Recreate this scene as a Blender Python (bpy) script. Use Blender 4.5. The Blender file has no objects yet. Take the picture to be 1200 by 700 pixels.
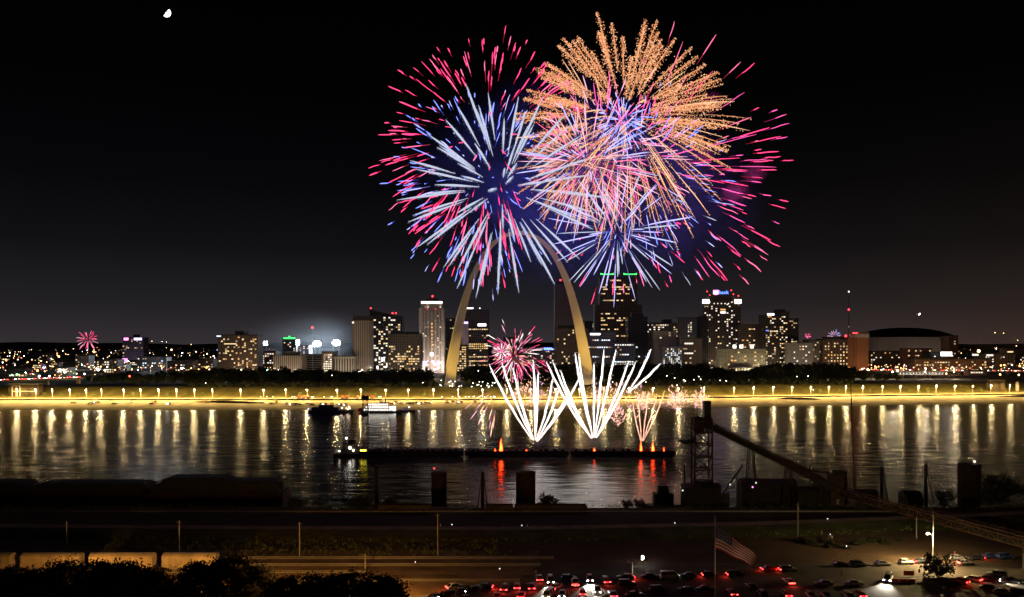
import bpy, bmesh, math, random
from mathutils import Vector, Matrix, Quaternion
random.seed(7)
SC = bpy.context.scene
COL = SC.collection
R = math.radians
U = random.uniform

# ------------------------------------------------------------------ camera, sky, light, exposure
F, HZ, CX, CAMH = 977.0, 403.0, 600.0, 70.0
cam = bpy.data.objects.new('camera', bpy.data.cameras.new('camera'))
COL.objects.link(cam)
cam.location = (0, 0, CAMH)
cam.rotation_euler = (R(90), 0, 0)
cam.data.sensor_width = 36
cam.data.lens = F / 1200 * 36
cam.data.shift_y = (HZ - 350) / 1200
cam.data.clip_start = 1
cam.data.clip_end = 40000
SC.camera = cam

world = bpy.data.worlds.new('World')
SC.world = world
world.use_nodes = True
wn = world.node_tree
bg = wn.nodes['Background']
sky = wn.nodes.new('ShaderNodeTexSky')
sky.sky_type = 'NISHITA'
sky.sun_disc = False
sky.sun_elevation = R(-14)
sky.sun_rotation = R(300)
bg.inputs['Strength'].default_value = 0.05
wn.links.new(sky.outputs[0], bg.inputs['Color'])
# light pollution over the city: brighter towards the horizon
geo = wn.nodes.new('ShaderNodeNewGeometry')
sep = wn.nodes.new('ShaderNodeSeparateXYZ')
wn.links.new(geo.outputs['Incoming'], sep.inputs[0])
mul = wn.nodes.new('ShaderNodeMath'); mul.operation = 'MULTIPLY'; mul.inputs[1].default_value = -1
wn.links.new(sep.outputs['Z'], mul.inputs[0])
ramp = wn.nodes.new('ShaderNodeValToRGB')
wn.links.new(mul.outputs[0], ramp.inputs[0])
els = ramp.color_ramp.elements
els[0].position = 0.0; els[0].color = (0.034, 0.028, 0.031, 1)
els[1].position = 0.42; els[1].color = (0.0002, 0.0002, 0.0003, 1)
for p, c in ((0.045, (0.0155, 0.0143, 0.017, 1)), (0.11, (0.0055, 0.0053, 0.0068, 1)), (0.18, (0.0022, 0.0022, 0.0029, 1)), (0.28, (0.0007, 0.0007, 0.001, 1))):
    e = els.new(p); e.color = c
bg2 = wn.nodes.new('ShaderNodeBackground')
bg2.inputs['Strength'].default_value = 1.0
mrx = wn.nodes.new('ShaderNodeMapRange'); mrx.inputs['From Min'].default_value = -.15; mrx.inputs['From Max'].default_value = -.6   # Incoming.x: towards the right hand city
wn.links.new(sep.outputs['X'], mrx.inputs['Value'])
tint = wn.nodes.new('ShaderNodeMix'); tint.data_type = 'RGBA'; tint.blend_type = 'MULTIPLY'
tint.inputs['B'].default_value = (1.45, 1.05, .72, 1)
wn.links.new(mrx.outputs[0], tint.inputs['Factor']); wn.links.new(ramp.outputs[0], tint.inputs['A'])
wn.links.new(tint.outputs['Result'], bg2.inputs['Color'])
addw = wn.nodes.new('ShaderNodeAddShader')
wn.links.new(bg.outputs[0], addw.inputs[0]); wn.links.new(bg2.outputs[0], addw.inputs[1])
wn.links.new(addw.outputs[0], wn.nodes['World Output'].inputs['Surface'])

sun = bpy.data.lights.new('moonlight', 'SUN')
sun.energy = 0.012; sun.angle = R(0.5); sun.color = (0.85, 0.9, 1.0)
suno = bpy.data.objects.new('moonlight', sun)
suno.rotation_euler = Vector((0.4145, -1.0, -0.397)).to_track_quat('-Z', 'Y').to_euler()   # from the moon
COL.objects.link(suno)

SC.view_settings.view_transform = 'Standard'
SC.view_settings.look = 'None'
SC.view_settings.exposure = 0
SC.view_settings.gamma = 1
SC.view_settings.use_curve_mapping = False
SC.render.engine = 'CYCLES'
cy = SC.cycles
cy.use_adaptive_sampling = False
cy.use_denoising = True
try: cy.denoiser = 'OPENIMAGEDENOISE'
except Exception: pass
cy.max_bounces = 5; cy.diffuse_bounces = 2; cy.glossy_bounces = 3; cy.volume_bounces = 0; cy.transparent_max_bounces = 8
cy.sample_clamp_indirect = 2.0
cy.caustics_reflective = False; cy.caustics_refractive = False
cy.volume_step_rate = 2.0
cy.blur_glossy = 0.5
try: cy.use_light_tree = True
except Exception: pass

# ------------------------------------------------------------------ helpers
def P(px, py, Y):                       # a photograph pixel seen at distance Y, as a point of the place
    return Vector(((px - CX) / F * Y, Y, CAMH - (py - HZ) / F * Y))
def GZ(px, py, z):                      # a photograph pixel on the level z
    Y = F * (CAMH - z) / (py - HZ)
    return Vector(((px - CX) / F * Y, Y, z))

def tag(o, label=None, cat=None, group=None, kind=None):
    if label: o['label'] = label
    if cat: o['category'] = cat
    if group: o['group'] = group
    if kind: o['kind'] = kind
    return o
def empty(name, loc, label=None, cat=None, group=None, rz=0.0):
    o = bpy.data.objects.new(name, None)
    o.empty_display_size = 0.5
    o.location = loc; o.rotation_euler = (0, 0, rz)
    COL.objects.link(o)
    return tag(o, label, cat, group)
def copy_tree(root, loc, rz=None, label=None, group=None, sc=None):
    c = root.copy(); COL.objects.link(c); c.location = loc
    if rz is not None: c.rotation_euler = (0, 0, rz)
    if sc is not None: c.scale = sc if hasattr(sc, '__len__') else (sc, sc, sc)
    if label: c['label'] = label
    if group: c['group'] = group
    for ch in root.children:
        d = ch.copy(); COL.objects.link(d); d.parent = c
        for g in ch.children:
            e = g.copy(); COL.objects.link(e); e.parent = d
    return c

class MB:
    def __init__(s): s.v = []; s.f = []; s.m = []
    def face(s, pts, m=0):
        i = len(s.v); s.v += [tuple(p) for p in pts]
        s.f.append(tuple(range(i, i + len(pts)))); s.m.append(m)
    def idx(s, vs, fs, m=0):
        i = len(s.v); s.v += [tuple(p) for p in vs]
        for f in fs: s.f.append(tuple(i + k for k in f)); s.m.append(m)
    def box(s, x0, x1, y0, y1, z0, z1, m=0, tx=0, ty=0):
        a = [(x0, y0, z0), (x1, y0, z0), (x1, y1, z0), (x0, y1, z0), (x0 + tx, y0 + ty, z1), (x1 - tx, y0 + ty, z1), (x1 - tx, y1 - ty, z1), (x0 + tx, y1 - ty, z1)]
        s.idx(a, [(3, 2, 1, 0), (4, 5, 6, 7), (0, 1, 5, 4), (1, 2, 6, 5), (2, 3, 7, 6), (3, 0, 4, 7)], m)
    def tube(s, pts, rad, n=6, m=0, cap=True):
        pts = [Vector(p) for p in pts]; k = len(pts)
        if not hasattr(rad, '__len__'): rad = [rad] * k
        vs = []; ref = None
        for i in range(k):
            t = (pts[min(i + 1, k - 1)] - pts[max(i - 1, 0)])
            if t.length < 1e-9: t = Vector((0, 0, 1))
            t.normalize()
            if ref is None: ref = Vector((0, 1, 0)) if abs(t.y) < 0.9 else Vector((1, 0, 0))
            ref = ref - t * ref.dot(t)
            if ref.length < 1e-6: ref = t.orthogonal()
            ref.normalize(); a = t.cross(ref)
            for j in range(n):
                w = 2 * math.pi * j / n
                vs.append(pts[i] + (a * math.cos(w) + ref * math.sin(w)) * rad[i])
        fs = []
        for i in range(k - 1):
            for j in range(n):
                fs.append((i * n + j, i * n + (j + 1) % n, (i + 1) * n + (j + 1) % n, (i + 1) * n + j))
        if cap:
            fs.append(tuple(range(n - 1, -1, -1))); fs.append(tuple((k - 1) * n + j for j in range(n)))
        s.idx(vs, fs, m)
    def bar(s, p, q, r, m=0, n=4): s.tube([p, q], r, n, m)
    def octa(s, c, r, m=0, st=None):
        c = Vector(c)
        if st is None: st = Vector((0, 0, 1))
        a = [c + Vector((r, 0, 0)), c + Vector((0, r, 0)), c - Vector((r, 0, 0)), c - Vector((0, r, 0)), c + st * r, c - st * r]
        s.idx(a, [(0, 1, 4), (1, 2, 4), (2, 3, 4), (3, 0, 4), (1, 0, 5), (2, 1, 5), (3, 2, 5), (0, 3, 5)], m)
    def ball(s, c, r, m=0, nu=10, nv=6, sz=1.0):
        c = Vector(c); vs = [c + Vector((0, 0, r * sz))]
        for i in range(1, nv):
            th = math.pi * i / nv
            for j in range(nu):
                ph = 2 * math.pi * j / nu
                vs.append(c + Vector((r * math.sin(th) * math.cos(ph), r * math.sin(th) * math.sin(ph), r * sz * math.cos(th))))
        vs.append(c - Vector((0, 0, r * sz)))
        fs = [(0, 1 + j, 1 + (j + 1) % nu) for j in range(nu)]
        for i in range(nv - 2):
            for j in range(nu):
                fs.append((1 + i * nu + j, 1 + (i + 1) * nu + j, 1 + (i + 1) * nu + (j + 1) % nu, 1 + i * nu + (j + 1) % nu))
        L = len(vs) - 1; b = 1 + (nv - 2) * nu
        fs += [(L, b + (j + 1) % nu, b + j) for j in range(nu)]
        s.idx(vs, fs, m)
    def cyl(s, c, r0, r1, z0, z1, n=16, m=0):
        s.tube([(c[0], c[1], z0), (c[0], c[1], z1)], [r0, r1], n, m)
    def prism(s, poly, y0, y1, m=0):    # poly in (x, z), extruded along y
        n = len(poly)
        vs = [(x, y0, z) for x, z in poly] + [(x, y1, z) for x, z in poly]
        fs = [tuple(range(n)), tuple(range(2 * n - 1, n - 1, -1))]
        fs += [(i, n + i, n + (i + 1) % n, (i + 1) % n) for i in range(n)]
        s.idx(vs, fs, m)
    def mesh(s, name, mats, smooth=False, fix=True):
        me = bpy.data.meshes.new(name)
        me.from_pydata(s.v, [], s.f)
        for m in (mats if isinstance(mats, (list, tuple)) else [mats]): me.materials.append(m)
        me.polygons.foreach_set('material_index', s.m)
        if fix:
            b = bmesh.new(); b.from_mesh(me); bmesh.ops.recalc_face_normals(b, faces=b.faces); b.to_mesh(me); b.free()
        if smooth: me.polygons.foreach_set('use_smooth', [True] * len(me.polygons))
        me.update()
        return me
    def build(s, name, mats, parent=None, loc=None, smooth=False, fix=True):
        return link(name, s.mesh(name, mats, smooth, fix), parent, loc)
def link(name, me, parent=None, loc=None):
    o = bpy.data.objects.new(name, me); COL.objects.link(o)
    if parent: o.parent = parent
    if loc is not None: o.location = loc
    return o

# ------------------------------------------------------------------ materials
def mat(name, col, rough=0.8, metal=0.0, var=0.25, scale=0.3, bump=0.0, spec=0.3):
    m = bpy.data.materials.new(name); m.use_nodes = True
    nt = m.node_tree; b = nt.nodes['Principled BSDF']
    b.inputs['Roughness'].default_value = rough; b.inputs['Metallic'].default_value = metal
    b.inputs['Specular IOR Level'].default_value = spec
    tc = nt.nodes.new('ShaderNodeTexCoord')
    nz = nt.nodes.new('ShaderNodeTexNoise'); nz.inputs['Scale'].default_value = scale; nz.inputs['Detail'].default_value = 6
    nt.links.new(tc.outputs['Object'], nz.inputs['Vector'])
    mx = nt.nodes.new('ShaderNodeMix'); mx.data_type = 'RGBA'
    lo = tuple(c * (1 - var) for c in col); hi = tuple(min(1, c * (1 + var)) for c in col)
    mx.inputs['A'].default_value = (*lo, 1); mx.inputs['B'].default_value = (*hi, 1)
    rp = nt.nodes.new('ShaderNodeMapRange'); rp.inputs['From Min'].default_value = 0.3; rp.inputs['From Max'].default_value = 0.7
    nt.links.new(nz.outputs['Fac'], rp.inputs['Value']); nt.links.new(rp.outputs[0], mx.inputs['Factor'])
    nt.links.new(mx.outputs['Result'], b.inputs['Base Color'])
    if bump:
        bp = nt.nodes.new('ShaderNodeBump'); bp.inputs['Strength'].default_value = bump; bp.inputs['Distance'].default_value = 0.3
        n2 = nt.nodes.new('ShaderNodeTexNoise'); n2.inputs['Scale'].default_value = scale * 6; n2.inputs['Detail'].default_value = 4
        nt.links.new(tc.outputs['Object'], n2.inputs['Vector'])
        nt.links.new(n2.outputs['Fac'], bp.inputs['Height']); nt.links.new(bp.outputs[0], b.inputs['Normal'])
    return m
def emi(name, col, s, sample=False):
    m = bpy.data.materials.new(name); m.use_nodes = True
    nt = m.node_tree; nt.nodes.remove(nt.nodes['Principled BSDF'])
    e = nt.nodes.new('ShaderNodeEmission'); e.inputs[0].default_value = (*col, 1); e.inputs[1].default_value = s
    nt.links.new(e.outputs[0], nt.nodes['Material Output'].inputs['Surface'])
    m.cycles.emission_sampling = 'FRONT' if sample else 'NONE'
    return m
def facade(name, wall, glass, cw, ch, frame=0.35, rough=0.75):
    m = bpy.data.materials.new(name); m.use_nodes = True
    nt = m.node_tree; b = nt.nodes['Principled BSDF']
    tc = nt.nodes.new('ShaderNodeTexCoord'); sp = nt.nodes.new('ShaderNodeSeparateXYZ'); cb = nt.nodes.new('ShaderNodeCombineXYZ')
    ad = nt.nodes.new('ShaderNodeMath'); ad.operation = 'ADD'
    nt.links.new(tc.outputs['Object'], sp.inputs[0]); nt.links.new(sp.outputs['X'], ad.inputs[0]); nt.links.new(sp.outputs['Y'], ad.inputs[1])
    nt.links.new(ad.outputs[0], cb.inputs['X']); nt.links.new(sp.outputs['Z'], cb.inputs['Y'])
    br = nt.nodes.new('ShaderNodeTexBrick'); br.offset = 0; br.squash = 1
    br.inputs['Scale'].default_value = 1; br.inputs['Brick Width'].default_value = cw; br.inputs['Row Height'].default_value = ch
    br.inputs['Mortar Size'].default_value = frame * min(cw, ch); br.inputs['Mortar Smooth'].default_value = 0; br.inputs['Bias'].default_value = 0
    br.inputs['Color1'].default_value = (*glass, 1); br.inputs['Color2'].default_value = (*[g * 0.6 for g in glass], 1)
    br.inputs['Mortar'].default_value = (*wall, 1)
    nt.links.new(cb.outputs[0], br.inputs['Vector'])
    nt.links.new(br.outputs['Color'], b.inputs['Base Color'])
    rr = nt.nodes.new('ShaderNodeMapRange'); rr.inputs['To Min'].default_value = 0.2; rr.inputs['To Max'].default_value = rough
    nt.links.new(br.outputs['Fac'], rr.inputs['Value']); nt.links.new(rr.outputs[0], b.inputs['Roughness'])
    return m

M = {}
M['dark_steel'] = mat('dark_steel', (0.035, 0.03, 0.027), 0.6, 0.3)
M['rust_steel'] = mat('rust_steel', (0.07, 0.04, 0.025), 0.8, 0.1, 0.5, 0.4)
M['grey_steel'] = mat('grey_steel', (0.3, 0.3, 0.29), 0.5, 0.4, 0.15)
M['pale_paint'] = mat('pale_paint', (0.55, 0.53, 0.5), 0.5)
M['wood_pole'] = mat('wood_pole', (0.16, 0.13, 0.1), 0.85)
M['concrete'] = mat('concrete', (0.3, 0.28, 0.25), 0.9, 0, 0.25, 0.2)
M['black_rubber'] = mat('black_rubber', (0.02, 0.02, 0.02), 0.8)
M['chrome'] = mat('chrome', (0.5, 0.5, 0.5), 0.25, 0.8)
M['car_glass'] = mat('car_glass', (0.02, 0.022, 0.026), 0.08, 0, 0.1, spec=0.6)
M['brick_red'] = mat('brick_red', (0.24, 0.1, 0.06), 0.9)
M['roof_dark'] = mat('roof_dark', (0.05, 0.048, 0.047), 0.9)
M['white_trim'] = mat('white_trim', (0.6, 0.58, 0.54), 0.7)
M['stainless'] = mat('stainless', (0.62, 0.6, 0.56), 0.55, 0.55, 0.06, 0.05)
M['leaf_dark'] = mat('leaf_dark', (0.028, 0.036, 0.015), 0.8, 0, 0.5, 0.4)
M['leaf_lit'] = mat('leaf_lit', (0.1, 0.13, 0.04), 0.8, 0, 0.4, 0.6)  # lamplight put into a brighter copy of the leaf colour
M['bark'] = mat('bark', (0.07, 0.055, 0.04), 0.95, 0, 0.3, 1.5)
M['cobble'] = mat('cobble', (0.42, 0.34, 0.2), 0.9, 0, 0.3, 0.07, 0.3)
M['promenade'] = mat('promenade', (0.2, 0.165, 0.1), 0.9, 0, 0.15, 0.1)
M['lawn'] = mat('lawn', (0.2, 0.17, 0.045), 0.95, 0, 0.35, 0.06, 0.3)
M['city_ground'] = mat('city_ground', (0.11, 0.1, 0.095), 0.95, 0, 0.4, 0.01)
M['near_ground'] = mat('near_ground', (0.085, 0.052, 0.027), 0.97, 0, 0.5, 0.06, 0.4)
M['asphalt'] = mat('asphalt', (0.085, 0.07, 0.055), 0.9, 0, 0.35, 0.12, 0.2)
M['gravel'] = mat('gravel', (0.3, 0.235, 0.16), 0.95, 0, 0.35, 0.25, 0.4)
M['dirt'] = mat('dirt', (0.17, 0.12, 0.075), 0.97, 0, 0.55, 0.09, 0.5)
M['grass'] = mat('grass', (0.06, 0.07, 0.025), 0.97, 0, 0.5, 0.15, 0.4)
M['hopper_paint'] = mat('hopper_paint', (0.34, 0.3, 0.24), 0.75, 0, 0.3, 0.25)
M['barge_hull'] = mat('barge_hull', (0.05, 0.03, 0.022), 0.75, 0.1, 0.5, 0.15)
M['barge_cover'] = mat('barge_cover', (0.045, 0.05, 0.06), 0.7, 0.2, 0.3, 0.15)
M['road_paint'] = mat('road_paint', (0.6, 0.58, 0.52), 0.8)
M['orange_plastic'] = mat('orange_plastic', (0.55, 0.1, 0.03), 0.6)
M['gondola_paint'] = mat('gondola_paint', (0.075, 0.065, 0.05), 0.85, 0.1, 0.4, 0.3)
M['shed_wall'] = mat('shed_wall', (0.028, 0.022, 0.018), 0.85, 0.1, 0.4, 0.3)
M['ballast'] = mat('ballast', (0.2, 0.145, 0.095), 0.95, 0, 0.4, 0.25, 0.4)
M['tent_red'] = mat('tent_red', (0.5, 0.05, 0.03), 0.8)
M['tent_white'] = mat('tent_white', (0.7, 0.68, 0.62), 0.8)
# water: long exposure river with wind ripples that stretch reflections
def water():
    m = bpy.data.materials.new('river_water'); m.use_nodes = True
    nt = m.node_tree; nt.nodes.remove(nt.nodes['Principled BSDF'])
    tv = nt.nodes.new('ShaderNodeCombineXYZ'); tv.inputs[0].default_value = 1.0
    gls = []
    for rg, an in ((.185, -.35), (.268, -.15)):
        g_ = nt.nodes.new('ShaderNodeBsdfAnisotropic'); g_.distribution = 'BECKMANN'
        g_.inputs['Roughness'].default_value = rg; g_.inputs['Anisotropy'].default_value = an; g_.inputs['Color'].default_value = (.9, .9, .9, 1)
        nt.links.new(tv.outputs[0], g_.inputs['Tangent']); gls.append(g_)
    gm = nt.nodes.new('ShaderNodeMixShader'); gm.inputs[0].default_value = .55
    nt.links.new(gls[0].outputs[0], gm.inputs[1]); nt.links.new(gls[1].outputs[0], gm.inputs[2])
    df = nt.nodes.new('ShaderNodeBsdfDiffuse'); df.inputs['Color'].default_value = (0.04, 0.034, 0.026, 1)
    fr = nt.nodes.new('ShaderNodeFresnel'); fr.inputs['IOR'].default_value = 1.33
    tc = nt.nodes.new('ShaderNodeTexCoord')
    mp = nt.nodes.new('ShaderNodeMapping'); mp.inputs['Scale'].default_value = (0.06, 0.2, 0.1)
    nt.links.new(tc.outputs['Object'], mp.inputs['Vector'])
    nz = nt.nodes.new('ShaderNodeTexNoise'); nz.inputs['Scale'].default_value = 1.0; nz.inputs['Detail'].default_value = 4; nz.inputs['Roughness'].default_value = 0.5
    nt.links.new(mp.outputs[0], nz.inputs['Vector'])
    bp = nt.nodes.new('ShaderNodeBump'); bp.inputs['Strength'].default_value = 1.0; bp.inputs['Distance'].default_value = 0.36
    nt.links.new(nz.outputs['Fac'], bp.inputs['Height']); 
    m2 = nt.nodes.new('ShaderNodeMapping'); m2.inputs['Scale'].default_value = (0.05, 0.075, 0.05); nt.links.new(tc.outputs['Object'], m2.inputs['Vector'])
    n2 = nt.nodes.new('ShaderNodeTexNoise'); n2.inputs['Detail'].default_value = 2; n2.inputs['Scale'].default_value = 1.0; nt.links.new(m2.outputs[0], n2.inputs['Vector'])
    b2 = nt.nodes.new('ShaderNodeBump'); b2.inputs['Distance'].default_value = .62; nt.links.new(n2.outputs['Fac'], b2.inputs['Height']); nt.links.new(bp.outputs[0], b2.inputs['Normal'])
    for g_ in gls: nt.links.new(b2.outputs[0], g_.inputs['Normal'])
    mx = nt.nodes.new('ShaderNodeMixShader'); nt.links.new(fr.outputs[0], mx.inputs[0]); nt.links.new(df.outputs[0], mx.inputs[1]); nt.links.new(gm.outputs[0], mx.inputs[2])
    nt.links.new(mx.outputs[0], nt.nodes['Material Output'].inputs['Surface'])
    return m
M['river'] = water()

E = {}
E['lamp'] = emi('promenade_lamp_glow', (1.0, 0.74, 0.34), 330)
E['sodium'] = emi('sodium_glow', (1.0, 0.43, 0.08), 12500, True)
E['yard'] = emi('yard_lamp_glow', (1.0, 0.72, 0.32), 13000, True)
E['city'] = emi('city_lamp_glow', (1.0, 0.78, 0.5), 300)
E['stadium'] = emi('stadium_glow', (0.8, 0.9, 1.0), 75)
E['arch'] = emi('arch_flood_glow', (1.0, 0.7, 0.2), 25000, True)
for k, c, s in (('warm', (1, .72, .36), 1.2), ('amber', (1, .55, .18), 1.05), ('white', (1, .9, .74), 1.2), ('cool', (.75, .88, 1), 1.5), ('dim', (1, .7, .4), .5), ('blue', (.15, .25, 1), 1.5),
                ('bright', (1, .95, .88), 3), ('red', (1, .04, .05), 4), ('green', (.08, 1, .2), 1.8), ('pink', (1, .25, .7), 3), ('lav', (.7, .55, 1), 2.2), ('bluesign', (.1, .2, 1), 4)):
    E[k] = emi(k + '_window_glow', c, s)
for k, c, s in (('far_warm', (1, .6, .25), 9), ('far_orange', (1, .42, .1), 9), ('far_white', (1, .92, .8), 11), ('far_red', (1, .08, .05), 8), ('far_green', (.2, 1, .4), 5), ('far_blue', (.3, .45, 1), 7)):
    E[k] = emi(k + '_glow', c, s)
E['head'] = emi('headlight_glow', (1, .95, .85), 45)
E['tail'] = emi('tail_light_glow', (1, .03, .03), 26)
E['head_far'] = emi('far_headlight_glow', (1, .9, .75), 20)
E['tail_far'] = emi('far_tail_light_glow', (1, .05, .03), 14)
E['phone'] = emi('phone_glow', (.85, .92, 1), 6)
# firework stars
E['fw_pink'] = emi('pink_star_fire', (1.0, 0.05, 0.19), 2.2)
E['fw_rose'] = emi('rose_star_fire', (1.0, 0.16, 0.36), 1.7)
E['fw_magenta'] = emi('magenta_star_fire', (1.0, 0.1, 0.42), 1.7)
E['fw_blue'] = emi('blue_star_fire', (0.2, 0.26, 1.0), 2.0)
E['fw_silver'] = emi('silver_comet_fire', (0.7, 0.76, 1.0), .85)
E['fw_spark'] = emi('silver_spark_fire', (0.5, 0.57, 0.85), 0.6)
E['fw_gold'] = emi('gold_glitter_fire', (1.0, 0.39, 0.165), .95)
E['fw_goldhot'] = emi('hot_gold_glitter_fire', (1.0, 0.55, 0.3), 1.4)
E['fw_violet'] = emi('violet_star_fire', (0.5, 0.48, 1.0), 1.5)
E['fw_pale'] = emi('pale_pink_star_fire', (1.0, 0.5, 0.66), 1.35)
E['fw_white'] = emi('white_comet_fire', (1.0, 0.93, 0.88), 2.4, True)
E['fw_peach'] = emi('peach_crackle_fire', (1.0, 0.5, 0.33), 2.2)
E['flame'] = emi('orange_flame_fire', (1.0, 0.045, 0.006), 20, True)
E['moon'] = emi('moon_sunlit_glow', (1, .95, .86), 3.0)

def bulb(parent, loc, watts, r, col, name='lamp_light'):
    l = bpy.data.lights.new(name, 'POINT'); l.energy = watts; l.color = col; l.shadow_soft_size = r
    o = bpy.data.objects.new(name, l); COL.objects.link(o); o.parent = parent; o.location = loc; return o
for k, c, st in (('fw_pink', (1.0, .02, .09), .75), ('fw_rose', (1.0, .06, .16), .75), ('fw_magenta', (.9, .05, .35), .6), ('fw_blue', (.1, .14, 1.0), .8), ('fw_violet', (.3, .3, 1.0), .6), ('fw_pale', (1.0, .25, .45), .6), ('fw_silver', (.45, .5, .9), .5), ('fw_white', (1, .6, .5), .8), ('fw_peach', (1, .3, .15), .8)):
    E[k + '_tail'] = emi(k.replace('fw_', '') + '_fading_tail_fire', c, st)
# ------------------------------------------------------------------ SETTING: river, far bank, ground, hills
def shore(X):                                            # distance of the far waterline
    t = max(0.0, X + 60)
    return 877 + 0.154 * (math.sqrt(t * t + 40 * 40) - 40) + (0 if X > -60 else 0)
def sheet(name, xs, prof, m, kind='structure', noise=0.0):
    mb = MB(); n = len(prof); vs = []; fs = []
    for x in xs:
        s = shore(x)
        for (o, z) in prof: vs.append((x, s + o, z + (U(-noise, noise) if noise else 0)))
    for i in range(len(xs) - 1):
        for j in range(n - 1): fs.append((i * n + j, (i + 1) * n + j, (i + 1) * n + j + 1, i * n + j + 1))
    mb.idx(vs, fs); o = mb.build(name, m, smooth=True); return tag(o, kind=kind)
XS = [-1600 + 20 * i for i in range(161)]
mb = MB(); mb.face([(-1600, 318, 0), (1600, 318, 0), (1600, 1120, 0), (-1600, 1120, 0)])
tag(mb.build('river', M['river']), kind='structure')
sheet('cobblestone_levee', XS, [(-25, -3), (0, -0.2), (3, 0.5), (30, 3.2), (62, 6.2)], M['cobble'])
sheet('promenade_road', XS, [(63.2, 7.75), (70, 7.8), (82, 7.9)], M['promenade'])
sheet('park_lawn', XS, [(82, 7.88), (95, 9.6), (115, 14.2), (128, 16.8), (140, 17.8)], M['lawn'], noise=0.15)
mb = MB(); n = len(XS)
for i in range(n - 1):
    a, b = XS[i], XS[i + 1]; sa, sb = shore(a), shore(b)
    vs = [(a, sa + 61.8, 5.9), (b, sb + 61.8, 5.9), (b, sb + 61.8, 7.7), (a, sa + 61.8, 7.7), (a, sa + 63.4, 5.9), (b, sb + 63.4, 5.9), (b, sb + 63.4, 7.7), (a, sa + 63.4, 7.7)]
    mb.idx(vs, [(0, 1, 2, 3), (3, 2, 6, 7), (7, 6, 5, 4)])
M['dark_stone'] = mat('dark_stone', (0.06, 0.045, 0.03), 0.9)
tag(mb.build('retaining_wall', M['dark_stone']), 'long low dark stone wall between the cobbled levee and the lit promenade', 'wall')
mb = MB(); vs = []; fs = []
for x in XS: vs += [(x, shore(x) + 140, 17.8), (x * 8, 14000, 20)]
for i in range(len(XS) - 1): fs.append((2 * i, 2 * i + 2, 2 * i + 3, 2 * i + 1))
mb.idx(vs, fs); tag(mb.build('ground', M['city_ground']), kind='structure')
# far ridge on the horizon
mb = MB(); vs = []; fs = []
M['hill_wood'] = mat('hill_wood', (0.02, 0.022, 0.02), 1.0)
for i in range(121):
    x = -9000 + i * 150
    h = 74 + 10 * math.sin(i * 0.31) + 6 * math.sin(i * 0.83 + 1) + U(-2, 2)
    vs += [(x, 9000, 10), (x, 9300, h), (x, 10500, h - 10)]
for i in range(120):
    for j in range(2): fs.append((3 * i + j, 3 * i + 3 + j, 3 * i + 4 + j, 3 * i + 1 + j))
mb.idx(vs, fs); tag(mb.build('hills', M['hill_wood'], smooth=True), kind='structure')

# near ground: one sheet from under the camera to the river bank
mb = MB(); prof = [(-200, 8), (60, 8), (120, 8), (160, 8), (200, 8), (230, 8), (260, 8), (285, 8), (300, 8.1), (314, 8.2), (319, 7.4), (330, 4), (343, 0.6), (352, -3)]
xs = [-700 + 14 * i for i in range(101)]; vs = []; fs = []
for x in xs:
    for (y, z) in prof:
        j = U(-1.0, 1.0) if y > 316 else 0
        vs.append((x, y + j * 2.0, z + (U(-.4, .4) if y > 325 else 0)))
n = len(prof)
for i in range(len(xs) - 1):
    for j in range(n - 1): fs.append((i * n + j, (i + 1) * n + j, (i + 1) * n + j + 1, i * n + j + 1))
mb.idx(vs, fs); tag(mb.build('near_bank_ground', M['near_ground'], smooth=True), kind='structure')
# flood levee with its gravel crest road
crest = [(-320, 283), (-240, 278), (-169, 275), (-80, 272), (0, 271), (80, 278), (142, 288.5), (182, 296), (260, 312)]
def crest_y(x):
    for (a, ya), (b, yb) in zip(crest, crest[1:]):
        if a <= x <= b:
            t = (x - a) / (b - a); t2 = t
            return ya + (yb - ya) * t2
    return crest[-1][1]
xs = [-320 + 10 * i for i in range(59)]
mb = MB(); vs = []; fs = []
for x in xs:
    y = crest_y(x)
    for o, z in ((-12, 7.9), (-3, 10), (3, 10), (11, 7.9)): vs.append((x, y + o, z))
for i in range(len(xs) - 1):
    for j in range(3): fs.append((i * 4 + j, i * 4 + 4 + j, i * 4 + 5 + j, i * 4 + 1 + j))
mb.idx(vs, fs); tag(mb.build('flood_levee', M['grass']), kind='structure')
mb = MB(); vs = []; fs = []
for x in xs: vs += [(x, crest_y(x) - 2.6, 10.03), (x, crest_y(x) + 2.6, 10.03)]
for i in range(len(xs) - 1): fs.append((2 * i, 2 * i + 2, 2 * i + 3, 2 * i + 1))
mb.idx(vs, fs); tag(mb.build('levee_road', M['gravel']), kind='structure')
def flat(name, pts, z, m):
    mb = MB(); mb.face([(x, y, z) for x, y in pts]); return tag(mb.build(name, m), kind='structure')
flat('rail_yard_dirt', [(-320, 150), (-12, 150), (-4, 200), (8, 232), (8, 250), (-320, 252)], 8.004, M['dirt'])
for yb in (218, 226, 233.5, 241):
    flat('ballast', [(-320, yb - 2.2), (6, yb - 2.2), (6, yb + 2.2), (-320, yb + 2.2)], 8.012, M['ballast'])
flat('parking_lot', [(-14, 150), (260, 150), (260, 236), (8, 236), (-3, 205)], 8.008, M['asphalt'])
for (a, b, c, d) in ((100, 118, 208, 216), (40, 78, 223, 227), (92, 135, 196, 203)):
    flat('grass_island', [(a, c), (b, c), (b + 3, d), (a + 2, d)], 8.06, M['grass'])
for k in range(8):
    mb = MB(); x = 14 + k * 3.0
    mb.face([(x, 206, 8.012), (x + .15, 206, 8.012), (x + .15, 211, 8.012), (x, 211, 8.012)])
    tag(mb.build('bay_line', M['road_paint']), kind='structure')

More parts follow.
